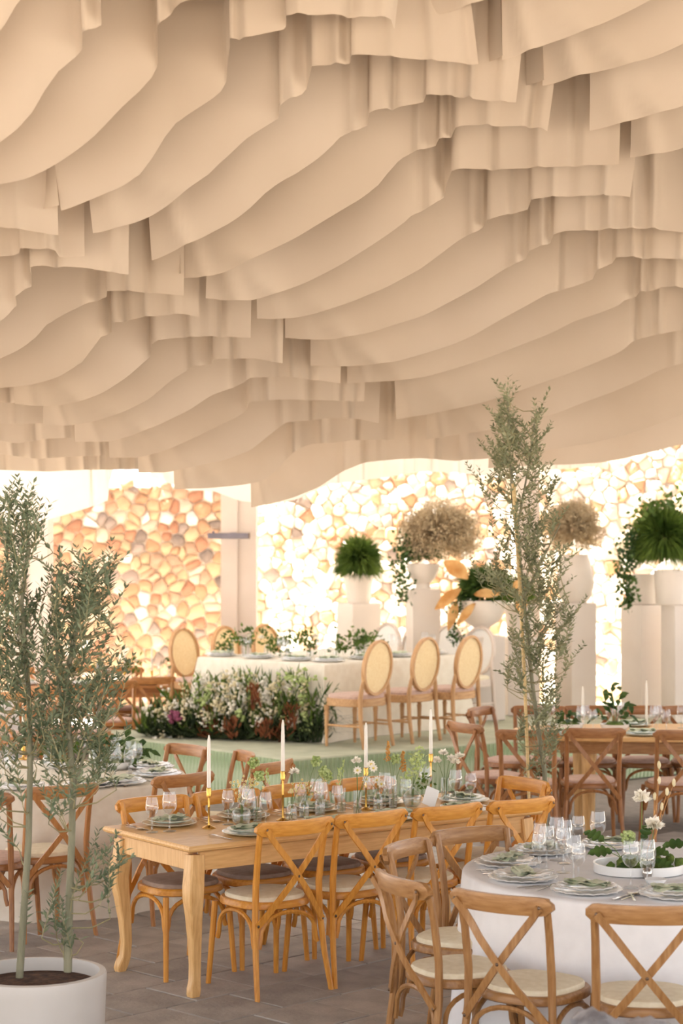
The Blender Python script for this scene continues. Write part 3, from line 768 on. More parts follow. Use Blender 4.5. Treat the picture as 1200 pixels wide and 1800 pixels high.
HC = P(577, 1307, DZ) + Vector((-.04, .09, 0))
def oval_w(kit, q, face, label):
    place(kit, 'oval_back_chair', label, 'chair', (q.x, q.y, DZ + 0.004), math.radians(face - 90), 'oval back chairs on the dais')
for k in range(4):
    oval_w('oval_pale', HC + ang(48) * (1.95 + .36) + ang(138) * (1.45 - .41 * k), 228, 'pale oval back chair behind the head table, %s from the left of the four' % ORD[k])
for k, w in enumerate(('at the far left corner of the head table', 'behind the leftmost green sprigs on the head table', 'hidden behind flowers at the middle of the head table')):
    oval_w('oval_oak', HC + ang(48) * (.36 + .58 * k) + ang(138) * (1.65 + .32), 318, 'oak oval back chair ' + w)

# ------------------------------------------------------------------ tables
TT = 0.76
p0 = P(332, 1489, TT)
TL, TW = 2.32, 0.86
tc = p0 + t1u * (TL / 2) + t1v * (TW / 2)
def leg_mesh(sx, sy):
    q = Vector((sx, sy, 0)).normalized()
    pr = [(.705, -.002, .040), (.62, .006, .041), (.55, .022, .043), (.49, .027, .041), (.40, .012, .034), (.28, -.004, .028), (.16, -.012, .024), (.085, -.006, .024), (.045, .012, .028), (.02, .020, .027), (0, .018, .022)]
    path = [(q.x * d, q.y * d, z) for z, d, h in pr]
    return B().sweep(path, [(-1, -.8), (-.8, -1), (.8, -1), (1, -.8), (1, .8), (.8, 1), (-.8, 1), (-1, .8)], (1, 0, 0), [h for z, d, h in pr]).mesh('leg', 'table')
tk = []
def top_outline(hx, hy): return [(-hx, -hy), (-hx + .05, -hy - .0), (hx - .05, -hy), (hx, -hy), (hx, hy), (hx - .05, hy), (-hx + .05, hy), (-hx, hy)]
hx, hy = TL / 2, TW / 2
bt = B()
nb = 6
for lev in (0,):
    bt.outline(top_outline(1, 1), [(TT - .032, 1), (TT - .03, 1)]) if False else None
vs, fs = [], []
lv = [(TT - .034, -.020), (TT - .026, -.004), (TT - .016, 0), (TT - .006, -.002), (TT, -.008)]
for z, i in lv:
    vs += [(-hx - i, -hy - i, z), (hx + i, -hy - i, z), (hx + i, hy + i, z), (-hx - i, hy + i, z)]
for k in range(len(lv) - 1):
    for j in range(4):
        a, c = k * 4 + j, k * 4 + (j + 1) % 4
        fs.append((a, c, c + 4, a + 4))
fs += [(3, 2, 1, 0), tuple(4 * (len(lv) - 1) + j for j in range(4))]
tk.append(('tabletop', B().add(vs, fs).mesh('tabletop', 'table_x', True, 30)))
ax, ay = hx - .07, hy - .07
for sy in (-1, 1): tk.append(('apron', B().box((0, sy * ay, TT - .034 - .05), (2 * ax - .06, .022, .10), 0, .002).mesh('apron', 'table_x', False)))
for sx in (-1, 1): tk.append(('apron', B().box((sx * ax, 0, TT - .034 - .05), (.022, 2 * ay - .06, .10), 0, .002).mesh('apron', 'table', False)))
root = place(tk, 'dining_table', 'long honey wood dining table with cabriole legs, set for dinner', 'table', (tc.x, tc.y, 0), math.radians(36))
for sx in (-1, 1):
    for sy in (-1, 1):
        link('leg', leg_mesh(sx, sy), root, (sx * (ax - .012), sy * (ay - .012), 0.0))

def cloth_table(c, R, h, label, cloth_label, seed, mt='linen', drop=None, z0=0.0):
    rn = random.Random(seed)
    n = 120
    fol = [(rn.randint(9, 17), rn.uniform(0, 6.3), rn.uniform(.3, 1)) for _ in range(4)]
    vs, fs = [(0, 0, h)], []
    rings = [(R * .5, h, 0), (R * .96, h, 0), (R * .992, h - .004, 0), (R, h - .014, .03), (R * 1.006, h - .06, .15), (R * 1.012, h - .2, .45), (R * 1.03, h - .4, .8), (R * 1.05, .12, 1.0), (R * 1.07, .004, 1.15)]
    for r, z, k in rings:
        for j in range(n):
            a = 2 * math.pi * j / n
            wv = sum(am * math.sin(f * a + ph + 0.5 * k) for f, ph, am in fol) / 2.2
            rr = r + k * .05 * wv
            vs.append((rr * math.cos(a), rr * math.sin(a), z))
    for j in range(n): fs.append((0, 1 + j, 1 + (j + 1) % n))
    for i in range(len(rings) - 1):
        for j in range(n):
            a, d = 1 + i * n + j, 1 + i * n + (j + 1) % n
            fs.append((a, d, d + n, a + n))
    cl = B().add(vs, fs).mesh('tablecloth', mt, True, 60)
    tp = B().lathe([(0, h - .03), (R * .98, h - .03), (R * .98, h - .012), (0, h - .012)], 40).lathe([(.25, .0), (.25, .03), (.05, .06), (.05, h - .03)], 16).mesh('table_core', 'oak', False)
    r_ = place([('tabletop', tp), ('tablecloth', cl)], 'round_table', label, 'table', (c[0], c[1], z0), 0, 'round tables under white cloths')
    return r_
RC = Vector((1.42, 9.08, 0)); RR = 0.87
cloth_table(RC, RR, TT, 'round table under a floor length white cloth at the front right', '', 4)
LC = Vector((-1.85, 12.65, 0)); LR = 0.86
cloth_table(LC, LR, TT, 'round table under an ivory cloth behind the potted olive on the left', '', 9, 'ivory_linen')
FLC = P(15, 1200, TT)
cloth_table((-3.95, 18.7), 0.9, TT, 'round table under a bright white cloth at the far left edge', '', 12)

# oval wooden table at the right
OC = Vector((2.95, 15.45, 0)); OA, OB = 1.62, 0.56
ov = []
for i in range(56):
    a = 2 * math.pi * i / 56; c, s_ = math.cos(a), math.sin(a)
    ov.append((OA * (abs(c) ** .62) * (1 if c > 0 else -1), OB * (abs(s_) ** .62) * (1 if s_ > 0 else -1)))
ok = [('tabletop', B().outline(ov, [(TT - .035, .985), (TT - .028, 1), (TT - .006, 1), (TT, .994)]).mesh('tabletop', 'table_x', True, 30)),
      ('apron', B().outline([(x * .93, y * .88) for x, y in ov], [(TT - .13, 1), (TT - .036, 1)]).mesh('apron', 'brown_x', True, 30))]
for sx in (-.66, .66):
    for sy in (-1, 1):
        ok.append(('leg', B().lathe([(.045, 0), (.045, .08), (.05, .3), (.055, .5), (.062, .63)], 12, (sx * OA, sy * OB * .50, 0)).mesh('leg', 'table')))
place(ok, 'oval_table', 'oval wooden dining table crowded with glasses beside the dais steps', 'table', (OC.x, OC.y, 0), math.radians(0))

# ------------------------------------------------------------------ dais, head table
dc = P(513, 1420, 0)
du, dv = ang(38), ang(131)
def quad_prism(pts, z0, z1, bevel=0.012):
    n = len(pts); cx = sum(p[0] for p in pts) / n; cy = sum(p[1] for p in pts) / n
    lv = [(z0, 0), (z1 - bevel, 0), (z1, bevel)]
    vs, fs = [], []
    for z, i in lv:
        for p in pts:
            d = Vector((cx - p[0], cy - p[1])); l = d.length
            vs.append((p[0] + d.x / l * i, p[1] + d.y / l * i, z))
    for k in range(2):
        for j in range(n):
            a, c = k * n + j, k * n + (j + 1) % n
            fs.append((a, c, c + n, a + n))
    fs.append(tuple(range(n))[::-1]); fs.append(tuple(2 * n + j for j in range(n)))
    return B().add(vs, fs)
d0, d1, d2, d3 = dc, dc + du * 8.4, dc + du * 8.4 + dv * 4.4, dc + dv * 4.4
d2 = Vector((4.6, 21.0, 0)); d3 = dc + dv * 4.2
dp = [dc, dc + du * 6.6, dc + du * 6.6 + Vector((-.6, 1.7, 0)), dc + dv * 4.4 + du * 1.5 + Vector((0, .8, 0)), dc + dv * 3.0]
o = struct(link('dais', quad_prism([(p.x, p.y) for p in dp], 0.0, DZ).mesh('dais', 'carpet', False)), 'raised dais with sage green carpet at the back', 'dais')
# fringed skirt of the dais: one hanging strip beside the other
fr = [B().sweep([(0, 0, .0), (0, -.012, DZ * .5), (0, -.004, DZ - .012)], [(-.024, -.004), (0, -.011), (.024, -.004), (.024, .004), (-.024, .004)], (0, -1, 0), [1, 1, .9]).mesh('skirt_strip', 'fringe', True, 60) for _ in range(1)]
cnt = 0
extra = B()
for (a, d, n_) in ((dc, du, 130), (dc, dv, 60)):
    out = Vector((d.y, -d.x, 0))
    if out.y > 0: out = -out
    for i in range(n_):
        q = a + d * (0.025 + 0.05 * i) + out * 0.006
        o2 = link('skirt_strip', fr[0], o, (q.x, q.y, 0.0), math.atan2(d.y, d.x) if d is du else math.atan2(-d.y, -d.x))
stp = [dc + du * 2.35 - dv * .0, dc + du * 6.4, dc + du * 6.4 - dv * .36, dc + du * 2.35 - dv * .36]
o = struct(link('dais_step', quad_prism([(p.x, p.y) for p in stp], 0.0, 0.21).mesh('dais_step', 'carpet', False)), 'green carpeted step along the right of the dais', 'step')
fr2 = B().sweep([(0, 0, .0), (0, -.010, .10), (0, -.004, .20)], [(-.024, -.004), (0, -.011), (.024, -.004), (.024, .004), (-.024, .004)], (0, -1, 0)).mesh('skirt_strip', 'fringe', True, 60)
for i in range(80):
    q = dc + du * (2.375 + .05 * i) - dv * .367
    link('skirt_strip', fr2, o, (q.x, q.y, 0), math.radians(38))

hc = P(577, 1307, DZ)
hu, hv = ang(48), ang(138)
HL, HW = 1.95, 1.65
def head_cloth():
    rn = random.Random(2)
    h = 0.70
    pts = []
    def side(a, c, n):
        for i in range(n): pts.append((a[0] + (c[0] - a[0]) * i / n, a[1] + (c[1] - a[1]) * i / n))
    C4 = [(0, 0), (HL, 0), (HL, HW), (0, HW)]
    for k in range(4): side(C4[k], C4[(k + 1) % 4], 48)
    n = len(pts); cx, cy = HL / 2, HW / 2
    vs, fs = [], []
    lv = [(.0, 1.0), (.15, .9), (.4, .55), (.58, .18), (.68, 0), (.697, -.05), (.70, -.12)]
    for z, k in lv:
        for i, (x, y) in enumerate(pts):
            d = Vector((x - cx, y - cy)).normalized()
            ed = min((Vector((x, y)) - Vector(c)).length for c in C4)
            fl = 0.10 * math.exp(-(ed / .16) ** 2)
            wv = .022 * math.sin(i * .55) + .014 * math.sin(i * .93 + 1.1) + fl
            off = k * (0.03 + wv) if k >= 0 else k * .2
            vs.append((x + d.x * off, y + d.y * off, z))
    for k in range(len(lv) - 1):
        for j in range(n):
            a, c = k * n + j, k * n + (j + 1) % n
            fs.append((a, c, c + n, a + n))
    fs.append(tuple((len(lv) - 1) * n + j for j in range(n)))
    return B().add(vs, fs).mesh('tablecloth', 'ivory_linen', True, 60)
place([('tablecloth', head_cloth()), ('tabletop', B().box((HL / 2, HW / 2, .675), (HL - .04, HW - .04, .03)).mesh('tabletop', 'oak', False))],
      'head_table', 'large square head table under an ivory cloth on the dais', 'table', (hc.x + hv.x * .05, hc.y + hv.y * .05 + .05, DZ + .004), math.radians(48))
# table of the far left chairs
q = P(170, 1190, TT)
fk = [('tabletop', B().box((0, 0, TT - .015), (2.2, .8, .03), 0, .004).mesh('tabletop', 'orange_x', False)), ('apron', B().box((0, 0, TT - .08), (2.0, .65, .09)).mesh('apron', 'orange_x', False))]
for sx in (-1.0, 1.0):
    for sy in (-.32, .32): fk.append(('leg', B().tube([(sx, sy, 0), (sx, sy, TT - .03)], [.025, .035], 8).mesh('leg', 'orange')))
place(fk, 'dining_table', 'orange wood dining table before the amber stone wall at the far left', 'table', (-2.25, 20.35, 0), math.radians(3))
# ------------------------------------------------------------------ olive trees
def nearest_on(paths, q):
    best = None
    for p in paths:
        for w in p:
            if w.z > q.z - 0.02: continue
            d = (w - q).length
            if best is None or d < best[0]: best = (d, w)
    return best[1] if best else paths[0][-1]
def olive(label, D, trunks, clusters, leaf, radii, lm='olive', depth=0.22, stake=None, seed=1, up=0.9, dens=1.35, wide=1.0):
    rn = random.Random(seed)
    base = PD(*trunks[0][0], D); base.z = min(base.z, 5)
    paths = []
    for t in trunks:
        pts = [PD(x, y, D + (rn.uniform(-.03, .03) if i else 0)) for i, (x, y) in enumerate(t)]
        dense = []
        for i in range(len(pts) - 1):
            for k in range(5): dense.append(pts[i].lerp(pts[i + 1], k / 5))
        dense.append(pts[-1]); paths.append(dense)
    root = link('olive_tree', None, None, base)
    tag(root, label, 'tree', 'olive trees')
    inv = -base
    for i, d in enumerate(paths):
        n = len(d)
        r0, r1 = radii[i]
        link('trunk' if i == 0 else 'branch', B().tube([p + inv for p in d], [r0 + (r1 - r0) * (k / n) * 1.0 for k in range(n)], 8).mesh('trunk', 'bark', True, 60), root)
    lv, tw = B(), B()
    for (cx, cy, rx, ry, n) in clusters:
        for _ in range(int(n * dens + .5)):
            a, r = rn.uniform(0, 6.283), math.sqrt(rn.random())
            q = PD(cx + rx * r * math.cos(a), cy + ry * r * math.sin(a), D + rn.uniform(-depth, depth)) + inv
            ps = [[p + inv for p in d] for d in ()]
            tip_dir = Vector((rn.gauss(0, .35) + 0.004 * (cx + rx * r * math.cos(a) - trunks[0][len(trunks[0]) // 2][0]), rn.gauss(0, .35), up + rn.uniform(-.35, .35))).normalized()
            ln = leaf * rn.uniform(3.0, 5.5)
            start = q - tip_dir * ln * 0.5
            a0 = nearest_on(paths, start + base) + inv
            mid = a0.lerp(start, 0.55) - Vector((0, 0, 0.02))
            if (a0 - start).length < 0.55:
                tw.tube([a0, mid, start], [.0035, .003, .0022], 4, False)
            bow = Vector((rn.gauss(0, .12), rn.gauss(0, .12), -.05)) * ln
            tws = [start, start + tip_dir * ln * .5 + bow * .4, start + tip_dir * ln + bow]
            tw.tube(tws, [.0022, .0016, .0008], 3, False)
            m = int(ln / (leaf * 0.36))
            spin = rn.uniform(0, 6.28)
            for k in range(m):
                t = (k + 1) / m
                p = tws[0].lerp(tws[1], t * 2) if t < .5 else tws[1].lerp(tws[2], t * 2 - 1)
                for sgn in (-1, 1):
                    th = spin + k * 1.57 + (0 if sgn > 0 else math.pi)
                    side = Vector((math.cos(th), math.sin(th), 0))
                    d = (tip_dir * rn.uniform(.5, 1.0) + side * rn.uniform(.6, 1.0) + Vector((0, 0, rn.uniform(-.25, .2)))).normalized()
                    l_ = leaf * rn.uniform(.7, 1.15) * (1 - .3 * t)
                    lv.leaf(p, d, tip_dir.cross(d) + Vector((0, 0, .01)), l_, l_ * rn.uniform(.26, .36) * wide, rn.uniform(-.12, .05))
    o = link('twigs', tw.mesh('twigs', 'twig', True, 60), root); o['kind'] = 'stuff'
    o = link('foliage', lv.mesh('foliage', lm, False), root); o['kind'] = 'stuff'
    if stake:
        pts = [PD(x, y, D - .05) + inv for x, y in stake]
        link('bamboo_stake', B().tube(pts, [.013, .012, .011, .009][:len(pts)], 8).mesh('bamboo_stake', 'bamboo'), root)
    return root
PC = P(62, 1710, 0.44); PR = 0.30
pl = [('pot', B().lathe([(PR * .80, 0), (PR * .88, .02), (PR * .97, .2), (PR * .995, .40), (PR, .435), (PR * .985, .445), (PR * .90, .447), (PR * .885, .43), (PR * .87, .30)], 48).mesh('pot', 'planter', True, 50)),
      ('soil', B().lathe([(0.0, .412), (PR * .3, .416), (PR * .6, .40), (PR * .885, .392)], 30, wob=lambda a, z: 1 + .004 * math.sin(7 * a)).mesh('soil', 'soil', True, 90))]
place(pl, 'planter', 'large round off white planter with soil in the bottom left corner', 'planter', (PC.x, PC.y, 0))
olive('slender olive tree at the left edge rising from the white planter', PC.y + .02, [
      [(34, 1722), (42, 1600), (50, 1480), (53, 1350), (51, 1230), (45, 1150), (38, 1060), (50, 960), (45, 880)], [(45, 1150), (20, 1050), (10, 960), (18, 880)]],
      [(18, 885, 22, 32, 6), (48, 905, 20, 35, 5), (15, 950, 26, 40, 8), (62, 940, 18, 35, 4), (14, 1020, 32, 45, 10), (40, 1060, 26, 40, 5), (16, 1100, 36, 50, 12), (40, 1170, 28, 40, 8), (10, 1200, 30, 50, 8), (20, 1290, 34, 40, 7), (70, 1270, 22, 40, 4), (14, 1380, 26, 40, 4), (-20, 1150, 30, 120, 8), (45, 1590, 10, 10, 1), (20, 1460, 20, 20, 1)],
      0.054, [(.0165, .006), (.008, .004)], depth=.16, seed=3)
olive('bushy olive tree with twin branches on the right side of the white planter', PC.y - .03, [
      [(119, 1708), (122, 1580), (126, 1480), (128, 1380), (122, 1300), (116, 1200), (130, 1120), (150, 1040), (188, 990)], [(122, 1300), (102, 1200), (98, 1100), (100, 1010)], [(126, 1400), (150, 1320), (172, 1250), (190, 1190)]],
      [(100, 1000, 10, 14, 2), (145, 1010, 22, 40, 5), (188, 995, 14, 20, 3), (165, 1030, 26, 30, 6), (130, 1060, 40, 40, 8), (95, 1070, 20, 40, 6), (180, 1070, 20, 20, 3), (115, 1130, 40, 40, 10), (155, 1120, 30, 30, 5), (95, 1190, 34, 40, 8), (190, 1190, 34, 26, 7), (170, 1225, 26, 26, 6), (130, 1210, 30, 40, 7), (110, 1270, 40, 34, 8), (170, 1290, 34, 30, 6), (85, 1310, 32, 30, 6), (135, 1340, 40, 30, 7), (200, 1330, 26, 20, 3), (110, 1400, 24, 30, 4), (150, 1520, 26, 16, 3), (195, 1540, 24, 20, 4), (115, 1610, 18, 22, 3), (88, 1590, 16, 8, 1), (205, 1500, 14, 14, 1)],
      0.054, [(.018, .006), (.009, .004), (.007, .003)], depth=.16, seed=8)
TD = 12.5
rp = PD(958, 1500, TD)
tb = PD(958, 1300, TD)
place([('pot', B().lathe([(.11, 0), (.135, .02), (.15, .24), (.155, .27), (.14, .275), (.135, .25)], 28).mesh('pot', 'planter', True, 50)), ('soil', B().lathe([(0, .252), (.137, .248)], 20).mesh('soil', 'soil'))],
      'planter', 'small planter of the staked olive tree hidden behind the amber chairs', 'planter', (tb.x, tb.y, 0))
olive('tall narrow olive tree tied to a bamboo stake beside the oval table', TD, [
      [(958, 1508), (957, 1357), (945, 1280), (935, 1200), (925, 1100), (915, 1000), (900, 880), (895, 780), (891, 690)], [(908, 930), (925, 840), (936, 770), (942, 722)], [(920, 1050), (955, 980), (985, 920)], [(930, 1150), (965, 1090), (1000, 1060)]],
      [(891, 695, 7, 18, 3), (890, 735, 14, 22, 5), (888, 785, 22, 30, 9), (905, 770, 14, 30, 4), (941, 730, 9, 18, 3), (936, 785, 16, 34, 7), (872, 810, 14, 25, 4), (900, 830, 30, 22, 6), (935, 830, 20, 22, 4), (850, 850, 8, 8, 1), (955, 865, 30, 14, 4), (885, 880, 26, 26, 4), (945, 915, 36, 30, 9), (905, 950, 36, 30, 8), (960, 975, 40, 34, 11), (900, 1005, 46, 32, 11), (862, 1005, 22, 16, 3), (945, 1040, 48, 34, 13), (985, 1080, 26, 34, 8), (930, 1110, 36, 34, 8), (965, 1145, 30, 34, 8), (905, 1130, 16, 30, 3), (940, 1195, 30, 34, 6), (908, 1190, 18, 30, 3), (965, 1230, 26, 30, 6), (940, 1285, 26, 24, 6), (968, 1300, 16, 24, 4), (1000, 1160, 8, 10, 1), (945, 1340, 20, 20, 3)],
      0.050, [(.017, .005), (.007, .003), (.007, .003), (.007, .003)], 'olive_far', .22, stake=[(902, 850), (912, 1000), (922, 1200), (930, 1420)], seed=5, up=.8, dens=1.7, wide=1.3)

# ------------------------------------------------------------------ plinths, pots and plant balls on the dais
def strands(c, rad, n, mt, seed, width=.010, droop=.25, fuzz=0, up=.15, seg=3, leafy=None):
    """many fine fronds radiating from a centre"""
    rn = random.Random(seed); b_ = B(); c = Vector(c)
    for _ in range(n):
        d = Vector((rn.gauss(0, 1), rn.gauss(0, 1), rn.gauss(up, .85))).normalized()
        if d.z < -.75: d.z = -d.z * .3; d.normalize()
        L_ = rn.uniform(.72, 1.08)
        tipv = Vector((d.x * rad[0], d.y * rad[1], d.z * rad[2])) * L_
        s0 = c + tipv * rn.uniform(.15, .5)
        side = tipv.cross(Vector((rn.gauss(0, 1), rn.gauss(0, 1), rn.gauss(0, 1)))).normalized()
        e = c + tipv - Vector((0, 0, droop * rad[2] * (L_ * (1 - abs(d.z))) ** 2))
        m = s0.lerp(e, .55) + Vector((0, 0, .06 * rad[2]))
        w = width * rn.uniform(.6, 1.3)
        b_.add([s0 - side * w * .3, s0 + side * w * .3, m + side * w * .5, m - side * w * .5, e], [(0, 1, 2, 3), (3, 2, 4)])
        if leafy:
            for k in range(leafy):
                p = m.lerp(e, rn.random()); dd = (tipv.normalized() + rv() * .8).normalized()
                b_.leaf(p, dd, rv(), rad[0] * rn.uniform(.10, .17), rad[0] * rn.uniform(.02, .035))
        if fuzz:
            for k in range(fuzz):
                p = e + rv() * rad[0] * .08; b_.leaf(p, rv(), rv(), rad[0] * .06, rad[0] * .045)
    return b_.mesh('fronds', mt, False)
def trail(pts, n, mt, seed, size=.05, spread=.05):
    rn = random.Random(seed); b_ = B(); st = B()
    pts = [Vector(p) for p in pts]
    for i in range(n):
        t = rn.random() * (len(pts) - 1); k = min(int(t), len(pts) - 2)
        p = pts[k].lerp(pts[k + 1], t - k) + Vector((rn.gauss(0, spread), rn.gauss(0, spread), rn.gauss(0, spread)))
        d = (rv() + Vector((0, -.4, -.3))).normalized()
        b_.leaf(p, d, rv(), size * rn.uniform(.7, 1.3), size * rn.uniform(.5, .8))
    return b_.mesh('trailing_leaves', mt, False)
def plinth(px0, px1, pytop, D, rot, label):
    x0, x1 = PD(px0, 935, D).x, PD(px1, 935, D).x
    top = PD(600, pytop, D).z
    w = (x1 - x0) / (abs(math.cos(rot)) + abs(math.sin(rot)))
    o = place([(None, B().box((0, 0, (top - DZ) / 2), (w, w, top - DZ), 0, .006).mesh('plinth', 'plinth', False))], 'plinth', label, 'plinth', ((x0 + x1) / 2, D, DZ + .003), rot, 'white display plinths on the dais')
    return Vector(((x0 + x1) / 2, D, top + .003))
def pot(c, h, r0, r1, style, label):
    if style == 'bowl': pr = [(r0 * .6, 0), (r0 * .55, .02), (r0 * .5, h * .22), (r1 * .7, h * .4), (r1 * .95, h * .7), (r1, h), (r1 * .93, h), (r1 * .88, h * .75)]
    elif style == 'egg': pr = [(r0 * .6, 0), (r0 * .95, h * .15), (r0 * 1.08, h * .4), (r0 * .98, h * .7), (r1, h * .97), (r1, h), (r1 * .9, h), (r1 * .9, h * .8)]
    else: pr = [(r0 * .9, 0), (r0, .015), ((r0 + r1) / 2, h * .5), (r1, h), (r1 * .93, h), (r1 * .9, h * .8)]
    place([(None, B().lathe(pr, 28).mesh('pot', 'pot', True, 50))], 'plant_pot', label, 'pot', c, 0, 'pale pots on the plinths')
    return Vector(c) + Vector((0, 0, h))
S_ = lambda D: D / F
def ball(c, meshes, label, cat='plant'):
    root = link('potted_plant', None, None, c); tag(root, label, cat, 'plants in the plinth pots')
    for nm, me in meshes:
        o = link(nm, me, root); o['kind'] = 'stuff'
    return root
# leftmost fern
c = plinth(592, 668, 1061, 21.3, math.radians(30), 'leftmost white plinth, under the small round fern')
t = pot(c, .30, .12, .165, 'cone', 'pale tapered pot under the small round fern')
ball(t, [('fronds', strands((0, 0, .16), (.31, .31, .30), 2600, 'fern', 31, .011, .45, up=.1)), ('core_leaves', strands((0, 0, .12), (.22, .22, .2), 500, 'ivy', 32, .02, .2))], 'small round green fern, leftmost plant against the sunlit wall')
c = plinth(714, 773, 1036, 20.5, math.radians(12), 'white plinth under the beige dried flower ball with trailing ivy')
t = pot(c, .26, .14, .17, 'bowl', 'pale footed bowl under the dried flower ball with trailing ivy')
t2 = t + Vector((.10, 0, 0))
ball(t2, [('dried_flowers', strands((.06, 0, .30), (.41, .36, .34), 2600, 'dried', 33, .010, .05, 3, up=.0)),
          ('trailing_ivy', trail([(-.25, -.1, .32), (-.32, -.15, .12), (-.33, -.16, -.15), (-.29, -.12, -.36)], 260, 'ivy', 34, .055, .05)),
          ('leaves', strands((-.12, 0, .12), (.25, .25, .16), 160, 'ivy', 35, .05, .3))], 'beige dried flower ball with dark ivy trailing down its left side')
c = plinth(806, 886, 1118, 20.2, math.radians(20), 'short white plinth under the leafy arrangement with dry amber leaves')
t = pot(c, .36, .15, .25, 'bowl', 'wide pale bowl under the arrangement with dry amber leaves')
rn = random.Random(6)
dl = B()
for (x, y, z, l_, w_, dx, dz) in ((-.15, -.2, .22, .34, .17, -.7, .7), (-.22, -.2, .12, .30, .12, -.9, -.5), (-.10, -.25, .06, .28, .10, .9, .25), (-.26, -.18, .0, .26, .10, -.35, -.9), (-.08, -.24, -.02, .26, .09, -.6, -.5), (.30, -.2, .1, .2, .14, .5, .5), (.36, -.2, .06, .16, .12, .2, -.8)):
    p = Vector((x, y, z)); d = Vector((dx, rn.uniform(-.3, .1), dz)).normalized(); sd = d.cross(Vector((0, -1, .2))).normalized()
    n_ = 7
    for k in range(n_):
        t0, t1_ = k / n_, (k + 1) / n_
        w0, w1 = w_ * math.sin(math.pi * (t0 * .92 + .04)) / 2, w_ * math.sin(math.pi * (t1_ * .92 + .04)) / 2
        q0, q1 = p + d * l_ * t0 + Vector((0, -.05 * math.sin(3 * t0), -.06 * t0 * t0)), p + d * l_ * t1_ + Vector((0, -.05 * math.sin(3 * t1_), -.06 * t1_ * t1_))
        dl.add([q0 - sd * w0, q0 + Vector((0, .015, 0)), q0 + sd * w0, q1 + sd * w1, q1 + Vector((0, .015, 0)), q1 - sd * w1], [(0, 1, 4, 5), (1, 2, 3, 4)])
ball(t, [('foliage', strands((.02, 0, .12), (.34, .3, .26), 420, 'ivy', 36, .05, .3, up=.1)), ('fronds', strands((.1, 0, .14), (.36, .3, .28), 500, 'fern', 37, .012, .5)),
         ('dry_leaves', dl.mesh('dry_leaves', 'dryleaf', True, 60)), ('trailing_ivy', trail([(-.22, -.15, .05), (-.27, -.18, -.15), (-.28, -.18, -.42)], 150, 'ivy', 38, .05, .035))], 'dark leafy arrangement with curled dry amber leaves')
c = plinth(882, 946, 1121, 20.7, math.radians(8), 'low white plinth half hidden by the tall olive tree')
t = pot(c, .34, .13, .17, 'cone', 'pale pot half hidden by the tall olive tree')
ball(t, [('fronds', strands((0, 0, .12), (.22, .22, .22), 500, 'fern', 41, .012, .4))], 'small fern hidden behind the tall olive tree')
c = plinth(976, 1046, 1060, 20.6, math.radians(28), 'white plinth just right of the tall olive tree')
t = pot(c, .50, .18, .13, 'egg', 'egg shaped pale pot under the brownish dried flower ball')
ball(t, [('dried_flowers', strands((-.03, 0, .26), (.31, .31, .32), 2200, 'dried', 42, .010, .05, 3))], 'brownish dried flower ball right of the tall olive tree')
c = plinth(1092, 1168, 1063, 20.5, math.radians(32), 'white plinth under the large green fern')
t = pot(c, .31, .16, .17, 'cone', 'pale round pot on the plinth under the large green fern')
c2 = plinth(1166, 1250, 1064, 20.0, math.radians(10), 'white plinth cut off by the right edge')
tb2 = pot(Vector((c2.x - .15, c2.y, c2.z)), .35, .17, .19, 'cone', 'bright tapered pot near the right edge under the large fern')
tb2 = tb2 + Vector((-.06, .1, 0))
ball(tb2, [('fronds', strands((0, 0, .30), (.44, .40, .40), 4200, 'fern', 43, .012, .45, up=.1)), ('leafy_top', trail([(-.30, -.05, .45), (-.2, -.1, .62), (-.02, 0, .66), (.1, 0, .68)], 220, 'fern', 45, .07, .06)),
           ('trailing_ivy', trail([(-.34, -.1, .40), (-.42, -.15, .2), (-.43, -.15, .0), (-.40, -.15, -.18), (-.38, -.15, -.32)], 420, 'ivy', 44, .06, .05))], 'large round green fern with ivy on its left, rightmost plant')

# ------------------------------------------------------------------ flower mound on the dais
def blooms(b_, pts, r, seed, petal=False):
    rn = random.Random(seed)
    for p in pts:
        k = r * rn.uniform(.7, 1.3)
        b_.blob(p, k, 6, 4, (1, 1, rn.uniform(.6, 1)), .18, rn)
fm = link('flower_mound', None, None, P(430, 1302, DZ)); tag(fm, 'wild flower mound of white blooms, grasses and dark foliage before the head table', 'flowers')
fb = fm.location.copy()
rn = random.Random(77)
def mpt(px, py, dep=0.0):
    base = P(px, 1296 + 10 * (px - 270) / 290, DZ)
    q = PD(px, py, base.y + dep)
    return q - fb
def top_y(x):
    xs = [250, 280, 320, 350, 400, 440, 480, 520, 550, 590]; ys = [1250, 1222, 1208, 1182, 1190, 1174, 1186, 1176, 1196, 1232]
    return float(np.interp(x, xs, ys))
for k in range(13):                                     # dark ground foliage
    x = 270 + k * 24
    b_ = B()
    for _ in range(70):
        p = mpt(x + rn.uniform(-16, 16), 1300 + rn.uniform(-14, 4), rn.uniform(-.05, .3)); p.z = max(p.z, 0.01)
        d = Vector((rn.gauss(0, .5), rn.gauss(-.25, .4), rn.uniform(.15, 1))).normalized()
        b_.leaf(p, d, rv(), rn.uniform(.12, .26), rn.uniform(.02, .05), rn.uniform(-.2, .2))
    for _ in range(60):
        yy = rn.uniform(1240, 1295)
        p = mpt(x + rn.uniform(-14, 14), yy, rn.uniform(0, .3))
        b_.leaf(p, (rv() + Vector((0, -.3, .3))).normalized(), rv(), rn.uniform(.06, .14), rn.uniform(.025, .05))
    link('foliage_tuft', b_.mesh('foliage_tuft', 'rust' if k in (4, 9) else 'darkgrass', False), fm)['kind'] = 'stuff'
